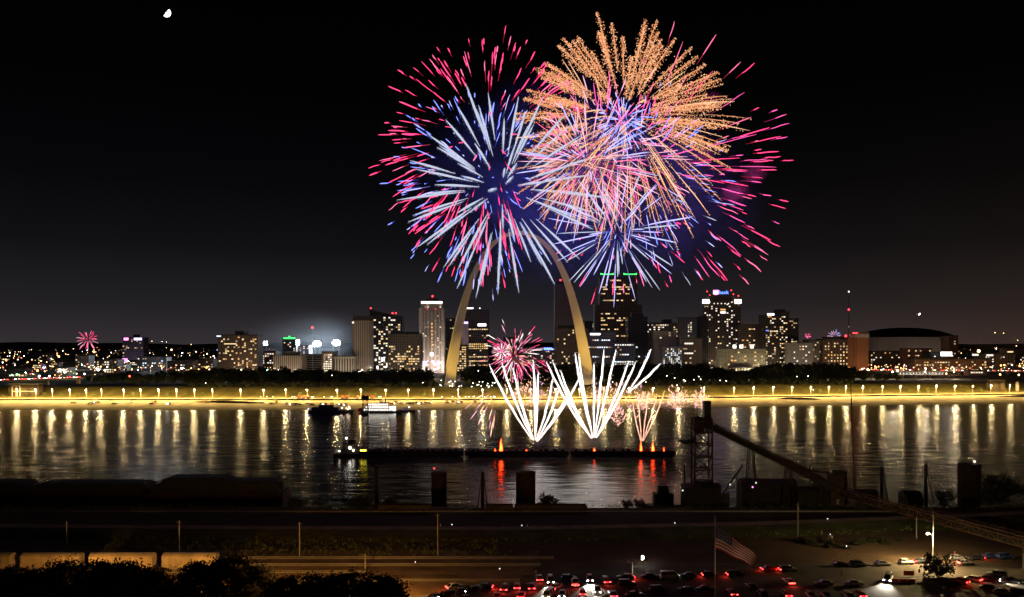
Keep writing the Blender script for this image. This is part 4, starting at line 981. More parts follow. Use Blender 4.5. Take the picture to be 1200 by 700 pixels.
flame(697, 530, 525, .7, 'low orange flame below the second white fan'); flame(580, 530, 526, .5, 'low flickering flame just left of the tall red one'); flame(779, 529, 524, .4, 'smallest orange flame at the right tip of the barge row'); flame(617, 530, 527, .4, 'tiny flame at the foot of the first white fan')
# towboat
p = P(407, 538, BY); root = empty('towboat', (p.x, BY + 4, 0), 'small dark towboat with white and yellow lights pushing the firework barges', 'boat')
boat_hull(19, 8, -.6, 1.9, .12).build('hull', M['dark_steel'], root)
mb = MB(); mb.box(-5, 5, -3, 3, 1.92, 4.8); mb.build('deck_house', M['dark_stone'], root)
mb = MB(); mb.box(-2.5, 4, -2.4, 2.4, 4.82, 7.4); mb.build('upper_house', M['dark_stone'], root)
mb = MB(); mb.box(0, 3.6, -1.8, 1.8, 7.42, 10.2); mb.build('wheelhouse', M['car_glass'], root)
mb = MB(); mb.box(-.4, 4.4, -2.2, 2.2, 10.22, 10.6); mb.build('roof', M['dark_steel'], root)
mb = MB(); mb.tube([(-3.4, 1.2, 5), (-3.4, 1.2, 9)], .4, 8); mb.build('funnel', M['dark_steel'], root)
mb = MB(); mb.tube([(2, 0, 10.6), (2, 0, 14)], .1, 6); mb.build('mast', M['dark_steel'], root)
for x, z, r_, k in ((-.8, 11.6, .5, 'far_white'), (1.5, 5.6, .8, 'far_white'), (3.6, 4.0, .5, 'far_white'), (-5, 3.6, .4, 'far_white')):
    mb = MB(); mb.ball((x, -3.2, z), r_, 0, 7, 5); mb.build('deck_light', E[k], root)
E['yellow'] = emi('yellow_deck_light_glow', (1, .8, .06), 12, True)
mb = MB(); mb.box(8, 11.5, -3.6, -3.0, 2.2, 4.2); mb.build('flood_lamp', E['yellow'], root)
mb = MB(); mb.box(9.5, 9.8, 0, 4, 1.9, 5); mb.box(9.5, 9.8, -4, 0, 1.9, 4.6); mb.build('push_knee', M['dark_steel'], root)
# lattice mast with dark boxes
p = P(428, 530, 540); root = empty('lattice_mast', (p.x, 540, 0), 'slim lattice mast with two dark boxes rising from the river beside the towboat', 'mast')
zt = P(428, 463, 540).z; q = 2.0
mb = MB()
for sx in (-1, 1):
    for sy in (-1, 1): mb.bar((sx * 2.4, sy * 2.4, -1), (sx * 1.5, sy * 1.5, zt), .16)
for j in range(12):
    z0 = zt * j / 12; z1 = zt * (j + 1) / 12; w0 = 2.4 - .9 * j / 12; w1 = 2.4 - .9 * (j + 1) / 12
    for sy in (-1, 1): mb.bar((-w0, sy * w0, z0), (w1, sy * w1, z1), .09); mb.bar((w0, sy * w0, z0), (-w1, sy * w1, z1), .09); mb.bar((-w0, sy * w0, z0), (w0, sy * w0, z0), .08)
mb.build('lattice', M['dark_steel'], root)
for z in (zt - 3.2, zt - 14):
    mb = MB(); mb.box(-2.2, 2.2, -2, 2, z, z + 2.6); mb.build('cage_box', M['dark_steel'], root)

# ------------------------------------------------------------------ FIREWORKS
rf = random.Random(21)
def dirs(n, jit=.12, flat=1.0):
    out = []; g = math.pi * (3 - 5 ** .5); ph = rf.uniform(0, 6.28)
    for i in range(n):
        z = 1 - 2 * (i + .5) / n; r = math.sqrt(1 - z * z)
        d = Vector((r * math.cos(g * i + ph), z * flat, r * math.sin(g * i + ph)))
        d += Vector((rf.gauss(0, jit), rf.gauss(0, jit), rf.gauss(0, jit))); out.append(d.normalized())
    return out
def fpath(d, Rm, a, b, droop, k=5):
    pts = []
    for i in range(k):
        t = a + (b - a) * i / (k - 1)
        pts.append(d * (Rm * t) - Vector((0, 0, droop * Rm * t * t)))
    return pts
def burst(label, px, py, Y, Rpx, n, a, b, mats, w, droop=.08, filt=None, style='dash', jit=.1, flat=1.0, part='trail', spread=.12, cat='firework', bm=None):
    c = P(px, py, Y); Rm = Rpx / F * Y
    root = empty('firework_burst', c, label, cat, 'aerial firework bursts' if cat == 'firework' else None)
    ds = [d for d in dirs(n, jit, flat) if filt is None or filt(d)]
    rf.shuffle(ds); rest = MB(); ms = None
    for di, d in enumerate(ds):
        q = rf.uniform(-spread, spread); aa = a + q + rf.uniform(-.05, .05); bb = b + q * .6 + rf.uniform(-.06, .06)
        aa = max(.02, aa); bb = max(aa + .06, bb)
        pts = fpath(d, Rm * rf.uniform(.93, 1.04), aa, bb, droop, 7)
        sw = d.orthogonal().normalized(); wv = rf.uniform(-.004, .004) * Rm
        pts = [q + sw * (wv * math.sin(2.4 * i / 6 * math.pi + d.x * 9)) + Vector((rf.gauss(0, .03), rf.gauss(0, .03), rf.gauss(0, .03))) for i, q in enumerate(pts)]
        wr = w * rf.uniform(.5, 1.0)
        mb = MB() if di < 99 else rest; m = rf.choice(mats) if di < 99 else mats[0]
        if style == 'dash':
            k3 = rf.choice([1, 2, 2, 3]); mb.tube(pts[:k3 + 1], [wr * (.2 + .4 * i / k3) for i in range(k3 + 1)], 5, 2); mb.tube(pts[k3:], [wr * (.6 if i == 0 else 1.0 if i < 6 - k3 else .3) for i in range(7 - k3)], 5)
        elif style == 'line':
            k3 = rf.choice([1, 2, 2, 3]); mb.tube(pts[:k3 + 1], [wr * (.15 + .55 * i / k3) for i in range(k3 + 1)], 5, 2); mb.tube(pts[k3:], [wr * (.7 if i == 0 else 1.0 if i < 6 - k3 else .25) for i in range(7 - k3)], 5)
        elif style == 'comet':
            pts = fpath(d, Rm, aa, bb, droop, 8)
            mb.tube(pts, [w * .08, w * .2, w * .36, w * .5, w * .55, w * .48, w * .3, w * .05], 6)
            L = (pts[-1] - pts[0]).length
            for k in range(130):
                t = rf.random(); i = min(6, int(t * 7)); q0 = pts[i].lerp(pts[i + 1], t * 7 - i)
                mb.octa(q0 + Vector((rf.gauss(0, w * .42 * (.3 + 1.4 * math.sin(math.pi * t))), rf.gauss(0, w * .5), rf.gauss(0, w * .35) - w * .5 * math.sin(math.pi * t))), rf.uniform(.1, .26), 1)
        elif style == 'feather':
            pts = fpath(d, Rm, aa, bb, droop, 9); sdv = d.orthogonal().normalized(); sd2 = d.cross(sdv)
            mb.tube(pts, [w * q_ for q_ in (.02, .06, .1, .13, .15, .15, .12, .08, .02)], 5)
            N_ = rf.randint(150, 260)
            for k in range(N_):
                t = rf.random() ** .8; i = min(7, int(t * 8)); q0 = pts[i].lerp(pts[i + 1], t * 8 - i)
                ww = w * (.25 + 1.5 * t * (1.08 - t) * 2)
                q0 = q0 + sdv * rf.gauss(0, ww * .42) + sd2 * rf.gauss(0, ww * .42) - Vector((0, 0, abs(rf.gauss(0, ww * .35))))
                mb.octa(q0, rf.choice([.22, .28, .36, .46]), 1 if rf.random() < .25 else 0)
        elif style == 'glitter':
            mb.tube(pts, [wr * .12, wr * .3, wr * .6, wr * .9, wr, wr * .7, wr * .15], 5)
            for k in range(34):
                t = rf.random(); i = min(5, int(t * 6)); q0 = pts[i].lerp(pts[i + 1], t * 6 - i)
                mb.octa(q0 + Vector((rf.gauss(0, .5), rf.gauss(0, .5), rf.gauss(0, .5) - .3)), rf.uniform(.15, .36), 1)
        ms = [E[m], E[bm] if bm else E[m], E[m + '_tail'] if m + '_tail' in E else E[m]]
        if di < 99: mb.build(part, ms, root, smooth=True, fix=False)
    if rest.v: rest.build('trail_spray', [E[mats[0]], E[bm] if bm else E[mats[0]], E.get(mats[0] + '_tail', E[mats[0]])], root, smooth=True, fix=False)['kind'] = 'stuff'
    return root
burst('large shell of short pink red dashes at the upper left of the fireworks', 572, 168, 555, 127, 250, .79, .97, ['fw_pink', 'fw_pink', 'fw_rose'], .42, .10, lambda d: not (d.x > .35 and d.z < .3), spread=.2, flat=.55)
burst('drooping red dashes hanging lower left before the arch', 566, 228, 545, 112, 72, .62, .80, ['fw_pink'], .42, .2, lambda d: d.z < .25 and d.x < .6, spread=.2)
burst('shell of small blue dashes around the silver comets', 568, 212, 550, 120, 190, .79, .92, ['fw_blue', 'fw_blue', 'fw_violet'], .42, .09, lambda d: not (d.x > .55), spread=.26)
burst('big burst of fuzzy silver white comets left of centre, before the top of the arch', 588, 222, 540, 128, 70, .38, .93, ['fw_silver'], 1.35, .05, None, 'comet', bm='fw_spark', spread=.1, jit=.08)
burst('large orange burst of feathery glitter plumes at the top right', 731, 138, 560, 133, 96, .36, .9, ['fw_gold'], 2.7, .07, lambda d: d.z > -.25, 'feather', bm='fw_goldhot', spread=.14, flat=.55)
burst('orange glitter streaks falling right and below the feathery plumes', 735, 140, 552, 138, 160, .42, .95, ['fw_gold', 'fw_goldhot'], .36, .14, lambda d: d.z < .35 and d.x > -.75, 'glitter', bm='fw_goldhot', spread=.2, flat=.7)
burst('thin orange streaks crossing left of the feathery plumes', 715, 160, 530, 118, 42, .62, .96, ['fw_goldhot', 'fw_gold'], .4, .06, lambda d: d.x < -.2, 'glitter', bm='fw_gold', spread=.16)
burst('huge outer shell of pink streaks reaching furthest right', 742, 206, 565, 182, 260, .83, .95, ['fw_pink', 'fw_rose', 'fw_magenta'], .38, .06, lambda d: d.x > .0 and -.72 < d.z < .45, spread=.13, flat=.6)
burst('fine violet and blue dashes filling the right half of the fireworks', 748, 205, 550, 120, 120, .6, .78, ['fw_violet', 'fw_blue', 'fw_blue'], .3, .06, lambda d: d.x > -.5, spread=.3, flat=.8)
burst('fine pink dashes criss crossing between the orange streaks', 735, 185, 545, 110, 120, .55, .76, ['fw_rose', 'fw_magenta', 'fw_pale'], .3, .05, lambda d: d.x > -.6, spread=.34, flat=.8)
burst('fine peach streaks mixed into the dense middle of the fireworks', 672, 190, 538, 84, 90, .4, .8, ['fw_gold', 'fw_pale', 'fw_goldhot'], .3, .1, None, 'glitter', bm='fw_gold', spread=.3)
burst('magenta streaks curving up at the right behind the orange plumes', 742, 196, 570, 165, 110, .68, .96, ['fw_magenta', 'fw_rose', 'fw_pink'], .36, .03, lambda d: d.x > .1 and d.z > -.15, spread=.22)
burst('pale blue white dashes scattered low on the right', 735, 228, 560, 140, 64, .74, .88, ['fw_silver', 'fw_violet'], .34, .1, lambda d: d.x > .3 and d.z < .2, spread=.16)
burst('burst of straight violet white rays low in the centre right', 723, 271, 535, 82, 62, .24, .96, ['fw_violet', 'fw_violet', 'fw_silver'], .46, .02, None, 'line', spread=.12)
burst('dense tangle of pale pink rays in the middle of the fireworks', 690, 192, 540, 96, 99, .22, .88, ['fw_pale', 'fw_pale', 'fw_rose', 'fw_violet'], .40, .05, None, 'line', spread=.16)
burst('pink cross streaks over the blue patch in the centre', 705, 165, 530, 92, 70, .5, .82, ['fw_magenta', 'fw_rose', 'fw_pale'], .38, .03, None, 'line', spread=.2)
burst('small patch of short blue dashes under the orange plumes', 730, 142, 535, 46, 90, .35, .72, ['fw_blue', 'fw_violet', 'fw_violet'], .38, .2, None, 'dash', spread=.35)
burst('red dashes hanging below the violet rays before the tallest tower', 728, 258, 545, 90, 40, .7, .86, ['fw_rose', 'fw_pink'], .42, .2, lambda d: d.z < .05, spread=.2)
# small red and white burst just over the far bank
burst('low round burst of red and white rays in front of the skyline', 604, 414, 560, 50, 99, .42, .72, ['fw_rose', 'fw_pale', 'fw_pink', 'fw_white', 'fw_rose'], .2, .1, None, 'line', spread=.34, jit=.3)
burst('inner tangle of short red and pale rays inside the low burst', 602, 418, 562, 34, 99, .4, .75, ['fw_rose', 'fw_pale', 'fw_peach', 'fw_pink'], .17, .16, None, 'line', spread=.36, jit=.4)
r = burst('low white and pale flash with short rays left of the low red burst', 588, 412, 556, 13, 34, .1, .9, ['fw_white', 'fw_pale'], .22, .05, None, 'line', spread=.2)
# tiny distant ones
burst('tiny far off pink firework low over the left hand city', 103, 398, 4200, 13, 34, .25, .95, ['fw_rose', 'fw_pale', 'fw_pink'], 1.3, .12, None, 'line', spread=.2)
burst('tiny pale far off firework over the mill roof', 978, 394, 2400, 9, 36, .2, .95, ['fw_violet', 'fw_pale'], .5, .1, None, 'line', spread=.2)
burst('tiny red far off firework right of the dark apartment towers', 946.5, 393, 2400, 4, 14, .2, .95, ['fw_pink', 'fw_rose'], .9, .3, None, 'line', spread=.2)

# comet fans rising from the barges: each comet reaches the tip seen in the photograph
def fan(label, bx, by, tips, Y, w, m='fw_white'):
    base = P(bx, by, Y); root = empty('comet_fan', base, label, 'firework', 'comet fans on the barges')
    for (tx, ty, bend) in tips:
        t_ = P(tx, ty, Y + rf.uniform(-14, 14)) - base; side = Vector((t_.z, 0, -t_.x)).normalized()
        pts = []; rr = []; K = 11
        for i in range(K):
            t = .05 + .95 * i / (K - 1); q = t_ * t + side * (bend * math.sin(math.pi * t)) + Vector((rf.gauss(0, .12), 0, rf.gauss(0, .12)))
            pts.append(q); rr.append(w * (.14 + 1.0 * math.sin(math.pi * min(.97, t * .8 + .02)) ** 1.2) * (1 if i < K - 1 else .15))
        mb = MB(); mb.tube(pts, rr, 7)
        for k in range(110):
            t = rf.random(); i = min(K - 2, int(t * (K - 1))); q0 = pts[i].lerp(pts[i + 1], t * (K - 1) - i)
            mb.octa(q0 + Vector((rf.gauss(0, w * .95), rf.gauss(0, w * .95), rf.gauss(0, w * .5))), rf.uniform(.1, .24), 1 if t < .35 else 0)
        mb.build('comet', [E[m], E['fw_peach']], root, smooth=True, fix=False)
fan('fan of thick white comets rising from the middle barge', 627, 520, [(573, 427, -1.5), (588, 425, -1.5), (601, 431, -1), (625, 423, .3), (631, 436, .2), (648, 444, 1.2), (655, 455, 1.4), (661, 470, 1.2), (680, 441, 2), (604, 445, -1)], BY + 4, .54)
fan('second fan of thick white comets rising right of the first', 696, 518, [(640, 424, -2), (648, 424, -1.8), (657, 434, -1.6), (674, 413, -1), (678, 415, -.8), (696, 425, 0), (708, 409, .3), (722, 409, .5), (737, 423, 1.2), (745, 424, 1.4)], BY + 6, .54)
fan('two loose curved white comets at the right of the second fan', 734, 462, [(763, 409, 1.2), (774, 426, .6)], BY + 6, .54)
# crackle mines between the fans and the conveyor tower
def crackle(label, px, py, rx, rz, n, Y, cols):
    c = P(px, py, Y); root = empty('crackle_mine', c, label, 'firework', 'peach crackle mines above the water')
    for k in range(n):
        q = Vector((rf.gauss(0, rx * .45), rf.gauss(0, rx * .4), rf.gauss(0, rz * .42))) * (Y / F)
        d = (q.normalized() + Vector((0, 0, .8)) + Vector((rf.gauss(0, .5), 0, rf.gauss(0, .5)))).normalized(); L = rf.uniform(.6, 2.6)
        sd = d.orthogonal().normalized()
        mb = MB(); mb.tube([q, q + d * L * .35 + sd * rf.uniform(-.4, .4), q + d * L * .7 + sd * rf.uniform(-.4, .4), q + d * L], [.12, .26, .24, .08], 4)
        for j in range(5): mb.octa(q + Vector((rf.gauss(0, 1.6), rf.gauss(0, 1.6), rf.gauss(0, 1.6))), rf.uniform(.12, .3))
        mb.build('spark', E[rf.choice(cols)], root, fix=False)
cc = ['fw_peach', 'fw_peach', 'fw_pale', 'fw_goldhot']
crackle('cloud of peach crackle sparks behind the first white fan', 622, 462, 30, 20, 90, BY + 20, cc)
crackle('cloud of peach crackle sparks behind the second white fan', 712, 466, 30, 18, 90, BY + 20, cc)
crackle('round cloud of peach crackle sparks right of the white fans', 752, 470, 16, 16, 80, BY + 18, cc)
crackle('rightmost big cloud of peach crackle sparks beside the conveyor tower', 794, 468, 15, 12, 85, BY + 18, cc)
crackle('small cloud of peach crackle sparks touching the conveyor tower', 820, 470, 8, 11, 55, BY + 18, cc)
crackle('thin plume of peach sparks low over the water', 724, 486, 8, 12, 40, BY + 16, cc)
burst('spray of orange pink dashes falling left of the first fan', 584, 458, BY + 14, 40, 60, .45, .9, ['fw_peach', 'fw_pale'], .3, .3, lambda d: d.x < -.1 and d.z < .0, 'line', spread=.3)
fan('thin peach sparks shooting from the right barge', 752, 520, [(741, 470, -.5), (748, 466, 0), (770, 462, .5), (779, 458, 1), (760, 458, .2)], BY + 8, .22, 'fw_peach')

# smoke that drifts through the bursts: burst light tinted into the volumes, lit by added disc lamps
def smoke(name, loc, sc, dens, col, nscale, lo, hi, label=None, rot=0):
    b = bmesh.new(); bmesh.ops.create_icosphere(b, subdivisions=3, radius=1.0); me = bpy.data.meshes.new(name); b.to_mesh(me); b.free()
    m = bpy.data.materials.new(name + '_volume'); m.use_nodes = True; nt = m.node_tree
    for nn in list(nt.nodes): nt.nodes.remove(nn)
    out = nt.nodes.new('ShaderNodeOutputMaterial'); v = nt.nodes.new('ShaderNodeVolumePrincipled')
    v.inputs['Color'].default_value = (*col, 1); v.inputs['Anisotropy'].default_value = .1
    tc = nt.nodes.new('ShaderNodeTexCoord'); nz = nt.nodes.new('ShaderNodeTexNoise'); nz.inputs['Scale'].default_value = nscale; nz.inputs['Detail'].default_value = 5; nz.inputs['Distortion'].default_value = .8
    nt.links.new(tc.outputs['Object'], nz.inputs['Vector'])
    ln = nt.nodes.new('ShaderNodeVectorMath'); ln.operation = 'LENGTH'; nt.links.new(tc.outputs['Object'], ln.inputs[0])
    fo = nt.nodes.new('ShaderNodeMapRange'); fo.interpolation_type = 'SMOOTHERSTEP'; fo.inputs['From Min'].default_value = 1.0; fo.inputs['From Max'].default_value = .2; nt.links.new(ln.outputs['Value'], fo.inputs['Value'])
    fn = nt.nodes.new('ShaderNodeMapRange'); fn.inputs['From Min'].default_value = lo; fn.inputs['From Max'].default_value = hi; fn.inputs['To Max'].default_value = dens; nt.links.new(nz.outputs['Fac'], fn.inputs['Value'])
    mu = nt.nodes.new('ShaderNodeMath'); mu.operation = 'MULTIPLY'; nt.links.new(fo.outputs[0], mu.inputs[0]); nt.links.new(fn.outputs[0], mu.inputs[1])
    nt.links.new(mu.outputs[0], v.inputs['Density']); nt.links.new(v.outputs[0], out.inputs['Volume'])
    me.materials.append(m); o = link(name, me, None, loc); o.scale = sc; o.rotation_euler = (0, 0, rot)
    o['kind'] = 'stuff'; return o
for (px, py, Yf, wt, cl) in ((600, 215, 495, 95000, (.22, .28, 1)), (725, 250, 495, 105000, (.22, .27, 1)), (700, 165, 495, 70000, (.6, .25, .8)), (862, 185, 520, 60000, (1, .25, .55))):
    l = bpy.data.lights.new('smoke_fill_disc', 'AREA'); l.shape = 'DISK'; l.size = 30; l.energy = wt; l.color = cl  # added disc lamp turned away from the view to brighten the smoke
    o = bpy.data.objects.new('smoke_fill_disc', l); COL.objects.link(o); o.location = P(px, py, Yf); o.rotation_euler = (R(90), 0, 0)
SMOKE = True
if SMOKE:
    c = P(675, 215, 585); smoke('smoke', c, (135, 60, 92), .016, (.2, .24, .9), 2.8, .43, .68)
    c = P(800, 255, 590); smoke('smoke', c, (70, 35, 55), .010, (.2, .25, .9), 2.2, .4, .7)
    c = P(365, 398, 1840); smoke('smoke', c, (200, 55, 80), .0007, (.8, .9, 1), 1.2, .2, .8)  # thin haze added round the floodlights to give them a glow
    c = P(1185, 385, 1560); smoke('smoke', c, (150, 190, 80), .0022, (1, .75, .5), 1.4, .25, .8)
    for (px, py, r_) in ((885, 203, 9), (834, 117, 8), (862, 225, 10), (826, 182, 7)):
        c = P(px, py, 575); smoke('smoke', c, (r_ * 1.2, r_, r_), .09, (.95, .25, .7), 1.5, .35, .7)
    for (px, py, r_, cl) in ((565, 512, 6, (.3, .4, .9)), (690, 516, 8, (.5, .55, .8)), (632, 516, 9, (.6, .6, .75)), (724, 520, 7, (.9, .4, .5)), (655, 508, 7, (.3, .35, .8)), (790, 520, 6, (.8, .35, .45))):
        c = P(px, py, BY + 10); smoke('smoke', c, (r_, r_, r_ * .7), .045, cl, 1.6, .35, .7)

# ------------------------------------------------------------------ NEAR BANK
def mooring_cell(px, x0, x1, yt, Y, label):
    a, b_ = P(x0, yt, Y), P(x1, yt, Y); r_ = (b_.x - a.x) / 2; root = empty('mooring_cell', ((a.x + b_.x) / 2, Y, 0), label, 'mooring cell', 'round steel mooring cells along the near bank')
    z = a.z; mb = MB(); vs = []; n = 40
    mb.tube([(0, 0, -3), (0, 0, z - .9)], [r_, r_], n)
    for k in range(n // 2):
        q = k * 4 * math.pi / n; mb.bar((r_ * math.cos(q), r_ * math.sin(q), -1), (r_ * math.cos(q), r_ * math.sin(q), z - .95), .16)
    mb.build('sheet_pile_wall', M['rust_steel'], root)
    mb = MB(); mb.cyl((0, 0), r_ + .35, r_ + .3, z - .88, z, 40); mb.build('cap', M['dark_stone'], root)
    for k in range(3):
        q = 4.0 + k * .7; mb = MB(); mb.tube([(r_ * .7 * math.cos(q), r_ * .7 * math.sin(q), z), (r_ * .7 * math.cos(q), r_ * .7 * math.sin(q), z + .5), (r_ * .7 * math.cos(q), r_ * .7 * math.sin(q), z + .55)], [.22, .22, .34], 8); mb.build('bollard', M['dark_steel'], root)
    return root, z
r, z = mooring_cell(0, 506, 523, 553.5, 350, 'leftmost round mooring cell with a small red light above it'); mb = MB(); mb.cyl((-2, 0), .05, .05, z, z + 1.4, 5, 0); mb.ball((-2, -.2, z + 1.6), .34, 1, 8, 5); mb.build('beacon', [M['dark_steel'], E['red']], r)
mooring_cell(0, 605, 627, 553, 350, 'broad round mooring cell in the middle, beside a round bush')
r, z = mooring_cell(0, 1124, 1148, 543.5, 345, 'rightmost round mooring cell, left of the leaning riverside tree'); mb = MB(); mb.cyl((2, 0), .04, .04, z, z + .8, 5, 0); mb.ball((2, -.2, z + .9), .25, 1, 8, 5); mb.build('beacon', [M['dark_steel'], E['far_white']], r)
mooring_cell(0, 977, 992, 552, 345, 'short mooring cell standing behind the sloping conveyor')
def derrick(px, yt, Y, sp, label, both):
    p = P(px, yt, Y); root = empty('mooring_derrick', (p.x, Y, 0), label, 'derrick', 'braced steel mooring posts'); z = p.z
    mb = MB(); mb.tube([(0, 0, -2), (0, 0, z)], [.75, .6], 10); mb.build('post', M['dark_steel'], root)
    for s in ((-1, 1) if both else (1,)):
        mb = MB(); mb.bar((s * sp, 0, -2), (s * .4, 0, z - 1.5), .24, 0, 6); mb.build('raking_leg', M['dark_steel'], root)
        mb = MB()
        for k in (.25, .5, .72): mb.bar((0, 0, z * k), (s * (.4 + (sp - .4) * (1 - k * z / (z - 1))), 0, z * k), .14)
        mb.build('brace', M['dark_steel'], root)
derrick(565.5, 553, 348, 2.6, 'braced steel mooring post between the two middle mooring cells', True)
derrick(1033, 547, 345, 4.2, 'braced steel mooring post right of the tall thin pole', False)
derrick(1085, 544, 345, 4.2, 'braced steel mooring post left of the rightmost mooring cell', False)
derrick(441, 545, 345, .9, 'slim steel mooring post beside the low bushes on the bank', False)

# covered river barges at the left bank
for i, (x0, x1, yt, Y, lb) in enumerate(((-70, 45, 563, 352, 'dark covered barge at the left edge of the near bank'), (34, 186, 563.5, 349, 'long dark covered barge with sloping ends in the middle of the near row'), (176, 336, 561, 346, 'dark covered barge with a raised stepped cover, rightmost of the near row'))):
    a, b_ = P(x0, yt, Y), P(x1, yt, Y); L = b_.x - a.x; H = a.z; root = empty('covered_barge', ((a.x + b_.x) / 2, Y, 0), lb, 'barge', 'dark covered barges moored at the near bank')
    mb = MB(); mb.prism([(-L / 2 + 5, -1), (L / 2 - 5, -1), (L / 2, 2.2), (L / 2, H - 4.5), (-L / 2, H - 4.5), (-L / 2, 2.2)], -6, 6); mb.build('hull', M['barge_hull'], root)
    mb = MB(); mb.prism([(-L / 2 + 1.5, H - 4.48), (L / 2 - 1.5, H - 4.48), (L / 2 - 3, H - 1.2), (L / 2 - 6, H - .3), (-L / 2 + 7, H - .3), (-L / 2 + 3, H - 2.2)], -5.2, 5.2)
    for k in range(int(L / 4.5)): mb.box(-L / 2 + 7 + k * 4.3, -L / 2 + 7.3 + k * 4.3, -5.3, 5.3, H - .35, H - .05)
    mb.build('rolling_cover', M['barge_cover'], root)
    if i == 2:
        mb = MB(); mb.prism([(-L * .4, H - .2), (-L * .34, H + 1.0), (L * .04, H + 1.2), (L * .1, H - .2)], -5.0, 5.0); mb.build('raised_cover', M['barge_cover'], root)
        mb = MB(); mb.box(L / 2 - 4, L / 2 - 1, -2, 2, H - 4.4, H - 1.0); mb.build('winch_house', M['dark_steel'], root)

# conveyor tower and sloping gallery
TX, TY = P(822.5, 480, 340).x, 340.0
root = empty('conveyor_tower', (TX, TY, 3), 'dark steel lattice conveyor tower standing at the near bank', 'tower')
zt = P(822, 478, TY).z - 3; w = 3.4
mb = MB()
for sx in (-1, 1):
    for sy in (-1, 1): mb.bar((sx * w * 1.08, sy * w, -5), (sx * w, sy * w, zt - 4), .34, 0, 4)
lv = [0, 6, 11, 16, 21, 26, 31, 36, zt - 4]
for i in range(len(lv) - 1):
    for sy in (-1, 1):
        mb.bar((-w, sy * w, lv[i]), (w, sy * w, lv[i + 1]), .17); mb.bar((w, sy * w, lv[i]), (-w, sy * w, lv[i + 1]), .17); mb.bar((-w, sy * w, lv[i + 1]), (w, sy * w, lv[i + 1]), .26)
    for sx in (-1, 1):
        mb.bar((sx * w, -w, lv[i]), (sx * w, w, lv[i + 1]), .16); mb.bar((sx * w, -w, lv[i + 1]), (sx * w, w, lv[i + 1]), .24)
mb.build('lattice_frame', M['rust_steel'], root)
for z in lv[2:-1:2]:
    mb = MB(); mb.box(-w - .6, w + .6, -w - .6, w + .6, z, z + .25); mb.build('platform', M['dark_steel'], root)
mb = MB(); mb.box(.6, 3.4, -1.6, 1.6, zt - 8, P(827, 470, TY).z - 3); mb.build('head_box', M['dark_steel'], root)
mb = MB(); mb.box(-3.4, .4, -2.4, 2.4, zt - 10.5, zt - 5.5); mb.build('transfer_house', M['rust_steel'], root)
mb = MB(); mb.tube([(-3.4, 0, zt - 13.5), (-7, 0, zt - 14.2), (-9.6, 0, zt - 13.2)], [.9, 1.1, .5], 8); mb.build('loading_spout', M['dark_steel'], root)
mb = MB(); mb.box(-1.8, 1.8, -2.8, 2.8, 2, 9); mb.build('chute_house', M['rust_steel'], root)
A0, A1 = P(829, 494, 339), P(986, 572, 318); A2 = P(1210, 634, 248)
def gallery(A, B, label, w=1.7, h=2.3):
    d = B - A; L = math.hypot(d.x, d.y); ang = math.atan2(d.y, d.x); root = empty('conveyor_gallery', A, label, 'conveyor', rz=ang); dz = d.z
    mb = MB()
    for sy in (-1, 1):
        for zz in (0, -h): mb.bar((0, sy * w, zz), (L, sy * w, dz + zz), .22)
        n = max(4, int(L / 3.2))
        for k in range(n):
            x0, x1 = L * k / n, L * (k + 1) / n; z0, z1 = dz * k / n, dz * (k + 1) / n
            mb.bar((x0, sy * w, z0 if k % 2 else z0 - h), (x1, sy * w, z1 - h if k % 2 else z1), .14); mb.bar((x0, sy * w, z0), (x0, sy * w, z0 - h), .13)
    mb.build('truss', M['rust_steel'], root)
    mb = MB(); mb.prism([(0, -h + .1), (L, dz - h + .1), (L, dz - .5), (0, -.5)], -1.2, 1.2); mb.build('belt_cover', M['dark_steel'], root)
    mb = MB(); n = int(L / 2.4)
    for sy in (-1, 1):
        mb.bar((0, sy * w, 1.1), (L, sy * w, dz + 1.1), .06)
        for k in range(n): mb.bar((L * k / n, sy * w, dz * k / n), (L * k / n, sy * w, dz * k / n + 1.1), .05)
    mb.build('handrail', M['rust_steel'], root)
    return root
gallery(A0, A1, 'sloping dark conveyor gallery running down from the lattice tower')
old = M['rust_steel']; M['rust_steel'] = mat('lit_gallery_steel', (.17, .11, .075), .7, .2, .4, .3)  # paler steel puts light on the lower gallery into its colour
gallery(A1 + Vector((0, 0, -.5)), A2, 'lower dark conveyor gallery crossing the levee road at the right')
M['rust_steel'] = old
def bent(px, f0, A, B, label, sp=2.6):
    t = f0; q = A.lerp(B, t); root = empty('trestle_leg', (q.x, q.y, 6.5), label, 'trestle', 'steel trestles under the conveyor'); z = q.z - 2.4 - 6.5
    mb = MB()
    for s in (-1, 1):
        for y in (-1.2, 1.2): mb.bar((s * sp, y, -3), (s * .8, y, z), .2)
    n = max(2, int(z / 4))
    for k in range(n):
        z0, z1 = z * k / n, z * (k + 1) / n; a = sp - (sp - .8) * k / n; b_ = sp - (sp - .8) * (k + 1) / n
        mb.bar((-a, -1.2, z0), (b_, -1.2, z1), .11); mb.bar((a, -1.2, z0), (-b_, -1.2, z1), .11)
    mb.build('frame', M['rust_steel'], root)
for t, lb in ((.34, 'tall steel trestle under the upper part of the conveyor'), (.62, 'middle steel trestle under the upper conveyor'), (.86, 'short steel trestle near the foot of the upper conveyor')): bent(0, t, A0, A1, lb, 3.0 - t)
for t, lb in ((.12, 'first steel trestle under the lower conveyor, near the transfer hut'), (.4, 'steel trestle under the lower conveyor beside the levee road'), (.68, 'last steel trestle under the lower conveyor at the right')): bent(0, t, A1, A2, lb, 1.6)
q = A1; root = empty('transfer_hut', (q.x - 1, q.y + 3, 7.5), 'dark boxy transfer hut where the two conveyors meet', 'hut')
mb = MB(); mb.box(-2.6, 2.6, -2, 2, -4, q.z - 7.5 + 4.2); mb.build('wall', M['rust_steel'], root)
